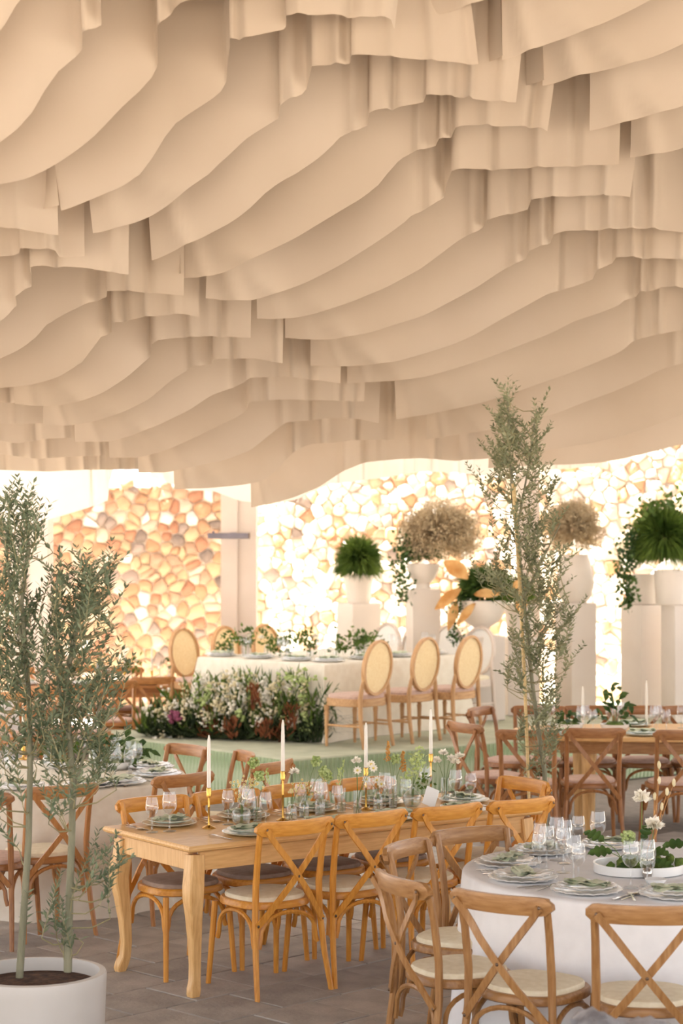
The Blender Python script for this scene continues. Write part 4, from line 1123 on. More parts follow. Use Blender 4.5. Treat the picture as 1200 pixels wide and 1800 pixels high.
for k in range(14):                                     # lighter leaves and grasses
    x = 262 + k * 24
    b_ = B()
    for _ in range(70):
        yt = rn.uniform(top_y(x) - 2, 1275)
        p = mpt(x + rn.uniform(-18, 18), yt + 16, rn.uniform(-.08, .2))
        b_.leaf(p, Vector((rn.gauss(0, .4), rn.gauss(-.2, .3), 1)).normalized(), rv(), rn.uniform(.07, .18), rn.uniform(.010, .032), rn.uniform(-.2, .2))
    link('grass_tuft', b_.mesh('grass_tuft', 'grass' if k % 2 else 'fern', False), fm)['kind'] = 'stuff'
sprays = [(285, 'cream_bloom'), (300, 'white_bloom'), (325, 'cream_bloom'), (345, 'white_bloom'), (360, 'green_bloom'), (375, 'cream_bloom'), (392, 'white_bloom'), (405, 'cream_bloom'), (418, 'white_bloom'), (432, 'green_bloom'), (446, 'cream_bloom'), (460, 'white_bloom'), (478, 'cream_bloom'), (494, 'green_bloom'), (510, 'white_bloom'), (525, 'cream_bloom'), (270, 'white_bloom'), (540, 'green_bloom')]
for x, mt in sprays:
    b_ = B(); st = B()
    for _ in range(7):
        yt = rn.uniform(top_y(x) - 8, top_y(x) + 88)
        xt = x + rn.uniform(-16, 16)
        p1 = mpt(xt, yt, rn.uniform(-.12, .1)); p0_ = mpt(x + (xt - x) * .4, 1296, .08); p0_.z = .005
        st.tube([p0_, p0_.lerp(p1, .6) + Vector((0, 0, .03)), p1], [.003, .0025, .0015], 4, False)
        pts = []
        for _k in range(13):
            t = rn.uniform(.0, .45); q = p1.lerp(p0_, t * .55); pts.append(q + Vector((rn.gauss(0, .024), rn.gauss(-.02, .02), rn.gauss(0, .022))))
        blooms(b_, pts, rn.uniform(.010, .017), rn.randint(0, 999))
    o = link('blossom_spray', b_.mesh('blossom_spray', mt, True, 180), fm); o['kind'] = 'stuff'
    link('stem', st.mesh('stem', 'stem', True, 60), o)
b_ = B()
blooms(b_, [mpt(305 + rn.gauss(0, 5), 1256 + rn.gauss(0, 5), -.14) for _ in range(18)], .022, 5)
link('plum_blossom', b_.mesh('plum_blossom', 'plum', True, 180), fm)['kind'] = 'stuff'
b_ = B(); blooms(b_, [mpt(528 + rn.gauss(0, 12), 1192 + rn.gauss(0, 8), -.1) for _ in range(46)], .016, 6)
link('viburnum_head', b_.mesh('viburnum_head', 'green_bloom', True, 180), fm)['kind'] = 'stuff'
for k, (x, y0, y1) in enumerate(((447, 1250, 1210), (512, 1285, 1245), (405, 1300, 1268), (465, 1300, 1272))):
    b_ = B()
    for _ in range(50):
        b_.leaf(mpt(x + rn.gauss(0, 6), rn.uniform(y1, y0), -.16), (Vector((rn.gauss(0, .4), -.3, 1))).normalized(), rv(), .08, .025)
    link('rust_foliage', b_.mesh('rust_foliage', 'rust', False), fm)['kind'] = 'stuff'
b_ = B()
for k in range(46):                                     # arching grass at the right end
    x0 = rn.uniform(525, 570); p = mpt(x0, 1300, -.05); p.z = .01
    d = Vector((rn.uniform(-.35, .75), rn.uniform(-.5, .1), 1)).normalized(); ln = rn.uniform(.25, .62)
    side = Vector((d.y, -d.x, 0)).normalized() if abs(d.x) + abs(d.y) > .01 else Vector((1, 0, 0))
    pts = [p + d * ln * t + Vector((d.x * .35 * t * t, d.y * .3 * t * t, -.5 * ln * t * t * t)) for t in (0, .3, .6, .85, 1)]
    for i in range(4):
        w0, w1 = (.006, .007, .006, .004, .0008)[i], (.006, .007, .006, .004, .0008)[i + 1]
        b_.add([pts[i] - side * w0, pts[i] + side * w0, pts[i + 1] + side * w1, pts[i + 1] - side * w1], [(0, 1, 2, 3)])
link('arching_grass', b_.mesh('arching_grass', 'darkgrass', False), fm)['kind'] = 'stuff'
b_ = B()
tips = [(592, 1206), (585, 1225), (588, 1240), (578, 1232), (570, 1215)]
for x, y in tips:
    p0_ = mpt(555, 1290, -.05); p1 = mpt(x, y, -.18)
    pts = [p0_, p0_.lerp(p1, .5) + Vector((-.02, 0, .04)), p1]
    b_.tube(pts, [.005, .004, .002], 5, False)
    for _ in range(14):
        t = rn.uniform(.3, 1); q = pts[0].lerp(pts[1], t * 2) if t < .5 else pts[1].lerp(pts[2], t * 2 - 1)
        b_.leaf(q, Vector((rn.uniform(.2, 1), -.2, rn.uniform(-.3, .8))).normalized(), rv(), .06, .012)
link('leafy_branch', b_.mesh('leafy_branch', 'ivy', False), fm)['kind'] = 'stuff'

# heater bar on the middle column
h0 = PD(401, 942, 21.17); hb = (PD(437, 942, 21.17).x - PD(365, 942, 21.17).x)
place([('casing', B().box((0, 0, 0), (hb, .09, .062), 0, .008).mesh('casing', 'heater', False)), ('bracket', B().box((.05, .1, .02), (.06, .2, .03)).mesh('bracket', 'heater', False)),
       ('cap', B().box((hb / 2 + .006, 0, 0), (.014, .094, .066), 0, .003).mesh('cap', 'bolt', False)), ('knob', B().blob((-hb / 2 + .06, 0, .04), .014).mesh('knob', 'heater'))], 'heater_bar', 'grey heater bar mounted on the pale middle column', 'heater', h0)
# grey throw in the bottom right corner
b_ = B()
rn = random.Random(4)
n_, m_ = 26, 10
vs, fs = [], []
for i in range(n_):
    for j in range(m_):
        u_, v_ = i / (n_ - 1), j / (m_ - 1)
        zt_ = .797 + .022 * math.sin(u_ * 9 + .8) + .014 * math.sin(u_ * 23) - .05 * max(0, .25 - u_)
        a_ = math.pi * (v_ - .5)
        z_ = zt_ + .06 * math.cos(a_) - .06 if .2 < v_ < .8 else zt_ - .04 - (abs(v_ - .5) - .3) * 2.2
        vs.append((.72 + .75 * u_, 6.1 + .20 * math.sin(a_) + .02 * math.sin(u_ * 30 + j), z_ + .008 * math.sin(i * 2.1 + j * 1.7)))
for i in range(n_ - 1):
    for j in range(m_ - 1):
        a_ = i * m_ + j; fs.append((a_, a_ + 1, a_ + 1 + m_, a_ + m_))
tb = [('throw', B().add(vs, fs).mesh('throw', 'wool', True, 180)), ('seat', B().box((1.1, 6.1, .46), (.62, .30, .56), 0, .02).mesh('seat', 'wool', False)), ('base', B().box((1.1, 6.1, .095), (.5, .26, .19), 0, .01).mesh('base', 'dark', False))]
place(tb, 'upholstered_stool', 'blurred grey woollen throw over a stool peeking into the bottom right corner', 'stool', (0, 0, 0))
# ------------------------------------------------------------------ tableware
def open_lathe(pr, n, m, name, smooth=60):
    b_ = B(); vs, fs = [], []
    for r, z in pr:
        for j in range(n):
            a = 2 * math.pi * j / n; vs.append((r * math.cos(a), r * math.sin(a), z))
    for i in range(len(pr) - 1):
        for j in range(n):
            a, c = i * n + j, i * n + (j + 1) % n; fs.append((a, c, c + n, a + n))
    return B().add(vs, fs).mesh(name, m, True, smooth)
KITS['wine_glass'] = [(None, open_lathe([(.0005, .0), (.034, .0005), (.033, .003), (.010, .007), (.0045, .014), (.0038, .03), (.0038, .082), (.007, .089), (.022, .098), (.034, .115), (.039, .138), (.038, .162), (.034, .185), (.0305, .205)], 20, 'glass', 'wine_glass'))]
KITS['wine_glass_small'] = [(None, open_lathe([(.0005, .0), (.031, .0005), (.030, .003), (.009, .007), (.0042, .014), (.0038, .03), (.0038, .075), (.006, .081), (.020, .09), (.030, .105), (.034, .125), (.033, .145), (.029, .168), (.0262, .182)], 20, 'glass', 'wine_glass'))]
def plate_mesh(r, m, scal=0.0, h=.018, n=48):
    pr = [(0.001, .004), (r * .60, .004), (r * .66, .007), (r * .82, h * .75), (r * .98, h), (r, h - .001), (r * .98, h - .004), (r * .66, .002), (r * .58, .0), (.001, .0)]
    vs, fs = [], []
    for q, z in pr:
        for j in range(n):
            a = 2 * math.pi * j / n
            k = 1 + (scal * (abs(math.sin(8 * a)) - .5) if q > r * .7 else 0)
            vs.append((q * k * math.cos(a), q * k * math.sin(a), z + (scal * .05 * math.sin(16 * a) if q > r * .7 else 0)))
    for i in range(len(pr) - 1):
        for j in range(n):
            a, c = i * n + j, i * n + (j + 1) % n; fs.append((a, c, c + n, a + n))
    return B().add(vs, fs).mesh('plate', m, True, 60)
KITS['charger'] = [(None, plate_mesh(.155, 'china', .05))]
KITS['side'] = [(None, plate_mesh(.128, 'china', .05))]
KITS['sage_charger'] = [(None, plate_mesh(.145, 'sage_china'))]
KITS['sage_plate'] = [(None, plate_mesh(.118, 'sage_china'))]
def napkin_mesh(seed):
    rn = random.Random(seed); b_ = B()
    for lay, (dx, dy, z0) in enumerate(((0, 0, 0), (.004, -.006, .006), (-.006, .004, .012))):
        n, m = 16, 7; vs, fs = [], []
        ph = rn.uniform(0, 6)
        for i in range(n):
            for j in range(m):
                u, v = i / (n - 1) - .5, j / (m - 1) - .5
                x = u * .19 + dx; y = v * (.085 - .01 * lay) + .008 * math.sin(u * 9 + ph) + dy
                z = z0 + .004 + .006 * math.sin(u * 14 + v * 6 + ph) * (.4 + abs(v)) + .004 * math.sin(v * 16 + ph)
                vs.append((x, y, z))
        for i in range(n - 1):
            for j in range(m - 1):
                a = i * m + j; fs.append((a, a + m, a + m + 1, a + 1))
        b_.add(vs, fs)
    return b_.mesh('napkin', 'sage', True, 80)
for k in range(3): KITS['napkin%d' % k] = [(None, napkin_mesh(k))]
def fork():
    b_ = B()
    b_.sweep([(0, -.10, .002), (0, -.05, .003), (0, .02, .004), (0, .045, .006)], [(-.006, -.001), (.006, -.001), (.006, .001), (-.006, .001)], (0, 0, 1), [(1, 1), (.7, 1), (.45, 1), (1.6, 1)])
    for k in (-1.5, -.5, .5, 1.5): b_.sweep([(k * .0055, .043, .006), (k * .006, .07, .007), (k * .006, .095, .004)], [(-.0016, -.0008), (.0016, -.0008), (.0016, .0008), (-.0016, .0008)], (0, 0, 1))
    return b_.mesh('fork', 'steel', True, 40)
def knife():
    b_ = B().sweep([(0, -.11, .003), (0, -.06, .004), (0, -.01, .004), (0, .0, .003), (.002, .06, .003), (-.002, .105, .002)], [(-.008, -.0022), (.008, -.0022), (.008, .0022), (-.008, .0022)], (0, 0, 1), [(.8, 1), (.9, 1), (.8, 1), (1.1, .4), (1.15, .4), (.3, .3)])
    return b_.mesh('knife', 'steel', True, 40)
def spoon():
    b_ = B().sweep([(0, -.09, .002), (0, 0, .003), (0, .04, .004)], [(-.005, -.001), (.005, -.001), (.005, .001), (-.005, .001)], (0, 0, 1), [(1, 1), (.5, 1), (.5, 1)]).blob((0, .062, .006), .02, 10, 6, (1, 1.4, .25))
    return b_.mesh('spoon', 'steel', True, 40)
KITS['fork'] = [(None, fork())]; KITS['knife'] = [(None, knife())]; KITS['spoon'] = [(None, spoon())]
def setting(c, face, where, top=TT, sage=False, glasses=2, cutlery=True, tall=True, gshift=0.0, plates=True, rs=0):
    """c: plate centre; face: direction a guest looks in (towards the table's middle)"""
    f = ang(face); r_ = ang(face - 90); rz = math.radians(face - 90)
    c = Vector((c[0], c[1], top))
    at = lambda a, d, z=0.0: (c + r_ * a + f * d + Vector((0, 0, z)))
    z = .0015
    if plates:
        place('sage_charger' if sage else 'charger', 'charger_plate', ('sage charger plate ' if sage else 'white scalloped charger plate ') + where, 'plate', at(0, 0, z), rz, 'charger plates')
        place('sage_plate' if sage else 'side', 'dinner_plate', ('small sage plate ' if sage else 'white scalloped small plate ') + where, 'plate', at(0, 0, z + .0155), rz, 'small plates')
        place('napkin%d' % (rs % 3), 'napkin', 'folded sage green napkin ' + where, 'napkin', at(0, 0, z + .031), rz + RND.uniform(-.3, .3), 'sage napkins')
    if cutlery:
        place('fork', 'fork', 'steel fork ' + where, 'cutlery', at(-.185, -.01, .002), rz + RND.uniform(-.05, .05), 'forks')
        place('knife', 'knife', 'steel knife ' + where, 'cutlery', at(.185, -.01, .002), rz, 'knives')
        place('spoon', 'spoon', 'steel spoon ' + where, 'cutlery', at(.212, -.005, .002), rz, 'spoons')
    for g in range(glasses):
        a, d = ((.115, .19), (.205, .165), (.155, .27))[g]
        place('wine_glass' if g % 2 == 0 else 'wine_glass_small', 'wine_glass', ('%s wine glass ' % ('tall', 'small', 'rear')[g]) + where, 'glass', at(a + gshift, d, .001), RND.uniform(0, 3), 'wine glasses')
# long wooden table: seats along both sides and one at the end
for k in range(4):
    q = p0 + t1u * (.47 + .463 * k) + t1v * .17
    setting(q, 126, 'at the %s near-side seat of the wooden table' % ORD[k], sage=True, rs=k)
    q = p0 + t1u * (.30 + .463 * k) + t1v * (TW - .18)
    setting(q, -54, 'at the %s far-side seat of the wooden table' % ORD[k], sage=True, rs=k + 1)
setting(p0 + t1u * (TL - .19) + t1v * (TW * .55), 216, 'at the right-hand end seat of the wooden table', sage=True, rs=2, glasses=1)
# front round table
for k, a in enumerate((134, 168, 202, 236, 269, 100)):
    setting(RC + ang(a) * .665, a + 180, 'at the %s seat of the front round table' % ['back left', 'left', 'front left', 'front', 'right-hand front', 'rear'][k], rs=k, glasses=3 if k in (0, 1, 3) else 2)
# left round table
for k, a in enumerate((-95, -62, -43, -5, 28, 62, 200, 232)):
    setting(LC + ang(a) * .69, a + 180, 'at the left round table, %s seat clockwise from the olive trunk' % ORD[7 - k], rs=k, glasses=2 if k > 1 else 1, cutlery=k in (1, 2, 3))
# oval table
for k in range(5):
    setting((1.72 + .56 * k, OC.y - .36), 90, 'at the oval table, %s near seat from the left' % ORD[k], rs=k, sage=True, cutlery=False, glasses=3)
    setting((1.75 + .56 * k, OC.y + .36), -90, 'at the oval table, %s far seat from the left' % ORD[k], rs=k, sage=True, cutlery=False, glasses=3)
# head table
HO = Vector((hc.x + hv.x * .05, hc.y + hv.y * .05 + .05, 0)); HT = DZ + .004 + .701
for k in range(4):
    setting(HO + hu * (.30 + .5 * k) + hv * .22, 138, 'on the right side of the head table, %s from the corner' % ORD[k], top=HT, cutlery=False, rs=k)
for k in range(3):
    setting(HO + hu * .22 + hv * (.55 + .5 * k), 48, 'on the left side of the head table, %s from the corner' % ORD[k], top=HT, cutlery=False, rs=k)
for k in range(4):
    setting((-3.2 + .62 * k, 20.12), 90, 'on the far left table, %s place from the left' % ORD[k], cutlery=False, rs=k)

# ------------------------------------------------------------------ candles
def candle(px, py, pxtop, hold, ln, where, z=TT, D=None):
    c = P(px, py, z) if D is None else D
    if hold:
        pr = [(.0, 0), (.036, 0), (.036, .004), (.028, .008), (.008, .016), (.0055, .026), (.0055, hold * .5), (.0075, hold * .5 + .006), (.0055, hold * .5 + .012), (.0055, hold - .05), (.013, hold - .045), (.013, hold - .004), (.011, hold)]
        place([(None, B().lathe(pr, 16).mesh('candlestick', 'brass', True, 40))], 'candlestick', 'slim brass candlestick ' + where, 'candlestick', (c.x, c.y, z + .001), 0, 'brass candlesticks')
    cd = [('wax', B().lathe([(.0105, 0), (.0108, .01), (.0095, ln * .7), (.0075, ln * .92), (.003, ln)], 12).mesh('wax', 'wax', True, 50)), ('wick', B().tube([(0, 0, ln - .003), (.001, 0, ln + .008)], .0009, 5).mesh('wick', 'wick'))]
    place(cd, 'taper_candle', 'white taper candle ' + where, 'candle', (c.x, c.y, z + .001 + hold - (.012 if hold else 0)), 0, 'taper candles')
candle(367, 1456, 0, .21, .285, 'nearest the left end of the wooden table')
candle(497, 1443, 0, .265, .285, 'second from the left on the wooden table')
candle(643, 1424, 0, .235, .26, 'third from the left on the wooden table')
candle(757, 1408, 0, .27, .265, 'rightmost on the wooden table')
candle(1024, 1272, 0, 0, .30, 'left of the leaves on the oval table')
candle(1136, 1276, 0, 0, .36, 'right of the leaves on the oval table')
candle(41, 1335, 0, .10, .26, 'on the left round table behind the olive trunk')
for k, x in enumerate((219, 267, 330)):
    candle(0, 0, 0, .12, .26, 'on the far left table, %s from the left' % ORD[k], TT, Vector((PD(x, 1100, 20.4).x, 20.4, 0)) if k < 2 else Vector((-1.35, 20.5, 0)))

# ------------------------------------------------------------------ bud vases and flowers
def vase_profile(style):
    if style == 'globe': return [(.0005, 0), (.03, .001), (.047, .02), (.054, .045), (.047, .07), (.026, .088), (.016, .095), (.017, .125), (.020, .13)]
    if style == 'jar': return [(.0005, 0), (.028, .001), (.030, .01), (.030, .06), (.022, .075), (.018, .085), (.021, .095)]
    if style == 'tube': return [(.0005, 0), (.022, .001), (.0225, .01), (.0225, .13), (.0235, .132)]
    return [(.0005, 0), (.026, .001), (.028, .01), (.028, .065), (.015, .085), (.012, .12), (.015, .125)]
def head(kind, p, rn, scale=1.25):
    """returns list of (mesh name, material, builder)"""
    out = []
    if kind == 'chamomile':
        w, y = B(), B()
        for _ in range(9):
            q = p + Vector((rn.gauss(0, .018), rn.gauss(0, .018), rn.gauss(0, .014)))
            for k in range(6):
                a = k * 1.047 + rn.random(); d = Vector((math.cos(a), -.35, math.sin(a))).normalized()
                w.leaf(q, d, Vector((0, 1, 0)).cross(d), .009, .007)
            y.blob(q + Vector((0, -.003, 0)), .0038, 6, 4)
        out = [('petals', 'cream_bloom', w), ('flower_eye', 'yellow', y)]
    elif kind == 'daisy':
        w, y = B(), B()
        for k in range(9):
            a = k * .698; d = Vector((math.cos(a), -.25, math.sin(a) * .85 + .1)).normalized()
            w.leaf(p, d, Vector((0, 1, 0)).cross(d), .021 * scale, .013 * scale)
        y.blob(p + Vector((0, -.006, 0)), .0065, 8, 5)
        out = [('petals', 'white_bloom', w), ('flower_eye', 'yellow', y)]
    elif kind == 'white':
        w = B()
        for k in range(34):
            d = rv(); d.z = abs(d.z) * .6
            w.leaf(p + Vector((0, 0, -.006)), d.normalized(), rv(), .026 * scale, .02 * scale, rn.uniform(-.3, .3))
        out = [('petals', 'white_bloom', w)]
    elif kind == 'viburnum':
        w = B()
        for k in range(46):
            w.blob(p + rv() * .024 * scale * rn.uniform(.5, 1), .0062 * scale, 5, 4, rough=.2, rnd=rn)
        out = [('florets', 'green_bloom', w)]
    elif kind == 'astilbe':
        w = B()
        for k in range(70):
            t = rn.random(); w.blob(p + Vector((rn.gauss(0, .010 * (1.2 - t)), rn.gauss(0, .01 * (1.2 - t)), -.05 + .11 * t)), .005, 5, 3, rough=.3, rnd=rn)
        out = [('plume', 'astilbe', w)]
    elif kind == 'fernlet':
        w = B()
        for k in range(40):
            q = p + Vector((rn.gauss(0, .022), rn.gauss(0, .02), rn.gauss(0, .03)))
            w.leaf(q, Vector((rn.gauss(0, 1), rn.gauss(0, .5), rn.gauss(.4, .6))).normalized(), rv(), .028, .016)
        out = [('leaves', 'green_bloom' if rn.random() < .4 else 'fern', w)]
    elif kind == 'spike':
        w = B()
        for k in range(26):
            t = k / 26; w.leaf(p + Vector((rn.gauss(0, .004), 0, -.06 + .09 * t)), Vector((rn.gauss(0, .5), rn.gauss(0, .5), 1)).normalized(), rv(), .02, .008)
        out = [('grass_ear', 'green_bloom', w)]
    elif kind == 'sprig':
        w = B()
        for k in range(26):
            q = p + Vector((rn.gauss(0, .05), rn.gauss(0, .05), rn.gauss(0, .05))); w.leaf(q, (rv() + Vector((0, 0, .6))).normalized(), rv(), .06, .028)
        out = [('leaves', 'fern', w)]
    return out
def vase(base, style, heads, label, scale=1.0, seed=0, water=True):
    rn = random.Random(seed + 100)
    pr = [(r * scale, z * scale) for r, z in vase_profile(style)]
    h = pr[-1][1]
    root = link('bud_vase', open_lathe(pr, 20, 'glass', 'bud_vase'), None, base)
    tag(root, label, 'vase', 'glass bud vases')
    if water: link('water', B().lathe([(max(.0, pr[1][0] * .9), .004), (pr[2][0] * .93, .012), (pr[3][0] * .93, h * .40), (0.0, h * .401)], 16).mesh('water', 'water'), root)
    for kind, x, y in heads:
        D = base.y + rn.uniform(-.03, .03)
        p = PD(x, y, D) - base
        st = B().tube([(rn.uniform(-.01, .01), rn.uniform(-.01, .01), .006), (p.x * .15, 0, h * .9), (p.x * .6, p.y * .5, h + (p.z - h) * .6), p], [.0016, .0016, .0014, .001], 4, False)
        so = link('stem', st.mesh('stem', 'stem', True, 60), root)
        for nm, mt, b_ in head(kind, p, rn): link(nm, b_.mesh(nm, mt, kind in ('viburnum', 'astilbe'), 180), so)['kind'] = 'stuff'
    return root
TV = [
 ((424, 1449), 'globe', [('chamomile', 414, 1378), ('chamomile', 424, 1398), ('chamomile', 436, 1384), ('chamomile', 448, 1378), ('chamomile', 428, 1408), ('viburnum', 446, 1341), ('viburnum', 456, 1363)], 'round glass vase of chamomile and green blooms near the left candle'),
 ((452, 1444), 'tube', [('chamomile', 440, 1372), ('spike', 470, 1362)], 'narrow glass tube beside the round chamomile vase'),
 ((512, 1441), 'jar', [('chamomile', 515, 1386), ('chamomile', 528, 1376), ('white', 517, 1356)], 'small glass jar of chamomile just right of the second candlestick'),
 ((534, 1436), 'bottle', [('chamomile', 540, 1382), ('chamomile', 552, 1392), ('viburnum', 556, 1338), ('viburnum', 568, 1356)], 'glass bottle with two green blooms left of the middle chairs'),
 ((562, 1432), 'bottle', [('viburnum', 574, 1364), ('chamomile', 560, 1374)], 'glass bottle with a single green bloom at the table middle'),
 ((600, 1428), 'tube', [('spike', 602, 1348), ('spike', 596, 1362)], 'glass tube holding green grass ears'),
 ((628, 1433), 'tube', [('white', 626, 1336), ('daisy', 628, 1354), ('daisy', 652, 1343), ('daisy', 656, 1350)], 'glass tube of white daisies beside the third candle'),
 ((664, 1424), 'bottle', [('daisy', 644, 1370), ('daisy', 662, 1371), ('daisy', 670, 1378)], 'small glass bottle of low daisies right of the third candle'),
 ((690, 1420), 'tube', [('astilbe', 682, 1322), ('astilbe', 708, 1340), ('viburnum', 694, 1334)], 'glass tube with ochre plumes'),
 ((724, 1418), 'globe', [('fernlet', 736, 1352), ('fernlet', 744, 1378), ('fernlet', 733, 1332), ('fernlet', 716, 1372)], 'round glass vase of pale green foliage'),
 ((782, 1408), 'tube', [('white', 767, 1336), ('white', 792, 1332), ('white', 800, 1338), ('white', 808, 1328), ('white', 779, 1322)], 'glass tube of white blooms at the right end of the wooden table'),
]
for k, ((x, y), st_, hd, lb) in enumerate(TV):
    q = P(x, y, TT); q.z += .001
    vase(q, st_, hd, lb, 1.0, k)
q = P(752, 1424, TT)
cd = B().box((0, 0, .055), (.078, .003, .105)).mesh('place_card', 'card', False)
o = place([(None, cd)], 'menu_card', 'plain white menu card leaning among the glasses on the wooden table', 'card', (q.x, q.y, TT + .006), math.radians(10)); o.rotation_euler = (math.radians(-18), math.radians(24), math.radians(15)); o.location.z += .016

# centrepiece of the front round table
cc = P(1122, 1534, TT)
tray = [('tray', B().lathe([(.0, .004), (.13, .004), (.145, .010), (.15, .045), (.158, .046), (.155, .005), (.14, 0), (0, 0)], 40, wob=lambda a, z: 1 + .30 * abs(math.cos(a))).mesh('tray', 'china', True, 50))]
rn = random.Random(9)
mo = B()
for k in range(26): mo.blob((rn.gauss(0, .07), rn.gauss(0, .045), .035 + rn.uniform(0, .02)), rn.uniform(.018, .034), 7, 5, rough=.25, rnd=rn)
tray.append(('moss', mo.mesh('moss', 'moss', True, 180), None, 'stuff'))
root = place(tray, 'centrepiece_tray', 'white oval tray of moss, dark leaves and white blooms on the front round table', 'centrepiece', (cc.x, cc.y, TT + .001))
def big_leaf(b_, p, d, ln, w, lobes=4):
    d = Vector(d).normalized(); sd = d.cross(Vector((0, -.6, .8))).normalized(); nn = sd.cross(d)
    n = lobes * 4 + 1; cen, L_, R_ = [], [], []
    for i in range(n):
        t = i / (n - 1)
        ww = w * math.sin(math.pi * min(1, t * .9 + .06)) * (.55 + .45 * abs(math.sin(t * lobes * math.pi))) / 2
        c = p + d * ln * t - Vector((0, 0, .25 * ln * t * t)); cen.append(c); L_.append(c + sd * ww + nn * .01); R_.append(c - sd * ww + nn * .01)
    for i in range(n - 1): b_.add([L_[i], cen[i], R_[i], R_[i + 1], cen[i + 1], L_[i + 1]], [(0, 1, 4, 5), (1, 2, 3, 4)])
for k, (px, py, dx, dy, dz, ln, w) in enumerate(((1100, 1518, -.2, -.8, -.5, .10, .09), (1140, 1500, .5, -.6, .2, .13, .08), (1075, 1500, -.9, -.2, .2, .12, .08), (1165, 1490, .9, -.3, .35, .13, .07), (1130, 1480, .2, .3, .6, .13, .06), (1150, 1515, .8, -.7, -.1, .11, .07), (1060, 1480, -.7, .2, .5, .11, .08))):
    b_ = B(); big_leaf(b_, PD(px, py, cc.y - .03) - cc, (dx, dy, dz), ln, w)
    lp = PD(px, py, cc.y - .03) - cc
    so = link('stem', B().tube([(lp.x * .35, lp.y * .5, .035), (lp.x * .7, lp.y, max(.05, lp.z * .8)), lp], [.002, .002, .0015], 5, False).mesh('stem', 'stem'), root)
    link('leaf', b_.mesh('leaf', 'ivy', True, 60), so)
for kind, x, y, sc in (('viburnum', 1105, 1472, 1.5), ('white', 1128, 1403, 1.9), ('white', 1149, 1450, 2.1)):
    p = PD(x, y, cc.y) - cc
    so = link('stem', B().tube([(p.x * .6, 0, .04), (p.x * .9, 0, p.z * .6), p], [.002, .002, .0015], 5, False).mesh('stem', 'stem'), root)
    for nm, mt, b_ in head(kind, p, random.Random(int(x)), sc): link(nm, b_.mesh(nm, mt, kind == 'viburnum', 180), so)['kind'] = 'stuff'
for x, y in ((1158, 1345), (1172, 1392), (1158, 1372), (1184, 1376), (1150, 1400), (1163, 1418)):
    p = PD(x, y, cc.y + .02) - cc
    so = link('stem', B().tube([(.03, .01, .04), (.04 + p.x * .4, .01, p.z * .6), p], .0011, 4, False).mesh('stem', 'dryleaf'), root)
    link('grass_ear', B().blob(p, .012, 8, 6, (.7, .7, 1.6), .12).mesh('grass_ear', 'cream_bloom', True, 180), so)
q = P(1152, 1557, TT); place([(None, open_lathe([(.001, .002), (.03, .003), (.045, .02), (.048, .03), (.045, .03), (.028, .008), (.001, .006)], 24, 'china', 'salt_dish'))], 'salt_dish', 'tiny white dish before the tray on the front round table', 'dish', (q.x, q.y, TT + .001))
q = P(1137, 1546, TT); place([(None, B().blob((0, 0, .027), .024, 12, 10, (1, 1, 1.12)).mesh('pepper_egg', 'steel'))], 'salt_shaker', 'small silver egg shaped shaker beside the tray', 'shaker', (q.x, q.y, TT + .001))

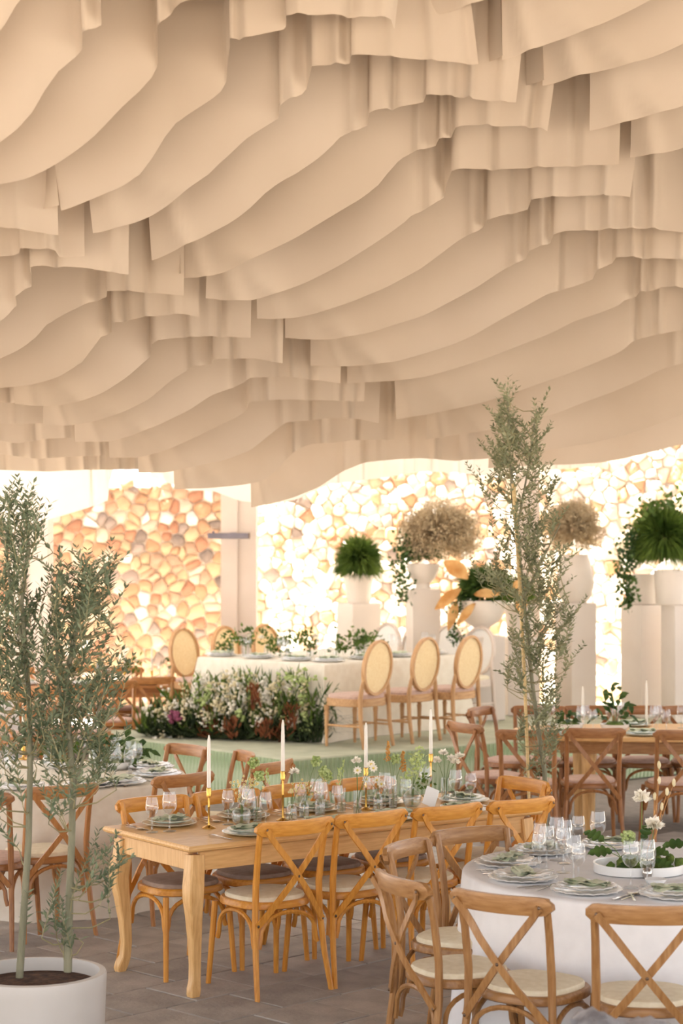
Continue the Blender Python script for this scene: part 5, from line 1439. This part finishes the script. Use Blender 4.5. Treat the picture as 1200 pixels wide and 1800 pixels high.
# leafy centrepieces of the other tables
def leafy(base, tips, label, lw=.05, mt='ivy', whites=(), z=TT):
    root = link('leafy_centrepiece', None, None, (base.x, base.y, z + .001)); tag(root, label, 'centrepiece', 'leafy centrepieces')
    b0 = Vector((base.x, base.y, z + .001))
    link('dish', open_lathe([(.001, .003), (.09, .004), (.11, .03), (.115, .05), (.108, .05), (.085, .01), (.001, .008)], 24, 'china', 'dish'), root)
    link('moss', B().blob((0, 0, .035), .08, 12, 8, (1, 1, .45), .12).mesh('moss', 'moss', True, 180), root)
    for x, y in tips:
        p = PD(x, y, base.y + RND.uniform(-.08, .08)) - b0
        so = link('stem', B().tube([(0, 0, .04), (p.x * .5, p.y * .5, p.z * .7 + .02), p], [.003, .0025, .002], 5, False).mesh('stem', 'stem'), root)
        for k in range(5):
            b_ = B(); t = .45 + .14 * k
            big_leaf(b_, p * t + Vector((0, 0, .03)), (p.normalized() + rv() * .9), RND.uniform(.06, .11), lw, 1)
            link('leaf', b_.mesh('leaf', mt, True, 60), so)
    for x, y in whites:
        p = PD(x, y, base.y) - b0
        so = link('stem', B().tube([(0, 0, .04), p], .002, 4, False).mesh('stem', 'stem'), root)
        for nm, m_, b_ in head('white', p, random.Random(3), 1.3): link(nm, b_.mesh(nm, m_, False), so)['kind'] = 'stuff'
    return root
leafy(P(1080, 1284, TT), [(1062, 1232), (1090, 1222), (1100, 1250), (1050, 1262), (1075, 1215), (1110, 1262)], 'dark leafy centrepiece between the candles on the oval table', .045)
leafy(P(1000, 1283, TT), [(1000, 1262), (985, 1268), (1012, 1266)], 'low green leaves at the left of the oval table', .05)
leafy(P(200, 1352, TT), [(225, 1298), (250, 1320), (190, 1305), (215, 1340), (262, 1330), (180, 1330), (240, 1345), (170, 1310)], 'dark leafy centrepiece beside the olive foliage on the left round table', .05)
leafy(P(110, 1350, TT), [(100, 1318), (130, 1322), (80, 1330), (115, 1300)], 'green centrepiece behind the olive trunk on the left round table', .05, 'fern')
HV = [(405, 1146), (432, 1148), (470, 1150), (508, 1152), (545, 1155), (590, 1158), (630, 1156), (640, 1148)]
rn = random.Random(21)
for k, (x, y) in enumerate(HV):
    d = HO + hu * .7 + hv * (1.2 - .1 * k)
    base = Vector((0, 0, HT + .001)); D = d.y
    wx = PD(x, 1140, D); base.x, base.y = wx.x, D
    hd = [('sprig', x + rn.uniform(-14, 14), 1128 + rn.uniform(-10, 14)) for _ in range(3)] + [('white', x + rn.uniform(-12, 12), 1122 + rn.uniform(-10, 14))]
    vase(base, ('jar', 'bottle')[k % 2], hd, 'glass jar of green sprigs on the head table, %s from the left' % ORD[k], 1.2, 40 + k, False)
for k, x in enumerate((130, 175, 232, 300)):
    D = 20.4; w = PD(x, 1150, D)
    vase(Vector((w.x, D, TT + .001)), 'jar', [('sprig', x + rn.uniform(-10, 10), 1166), ('white', x + 6, 1160), ('sprig', x, 1172)], 'jar of white blooms and sprigs on the far left table, %s from the left' % ORD[k], 1.2, 60 + k, False)
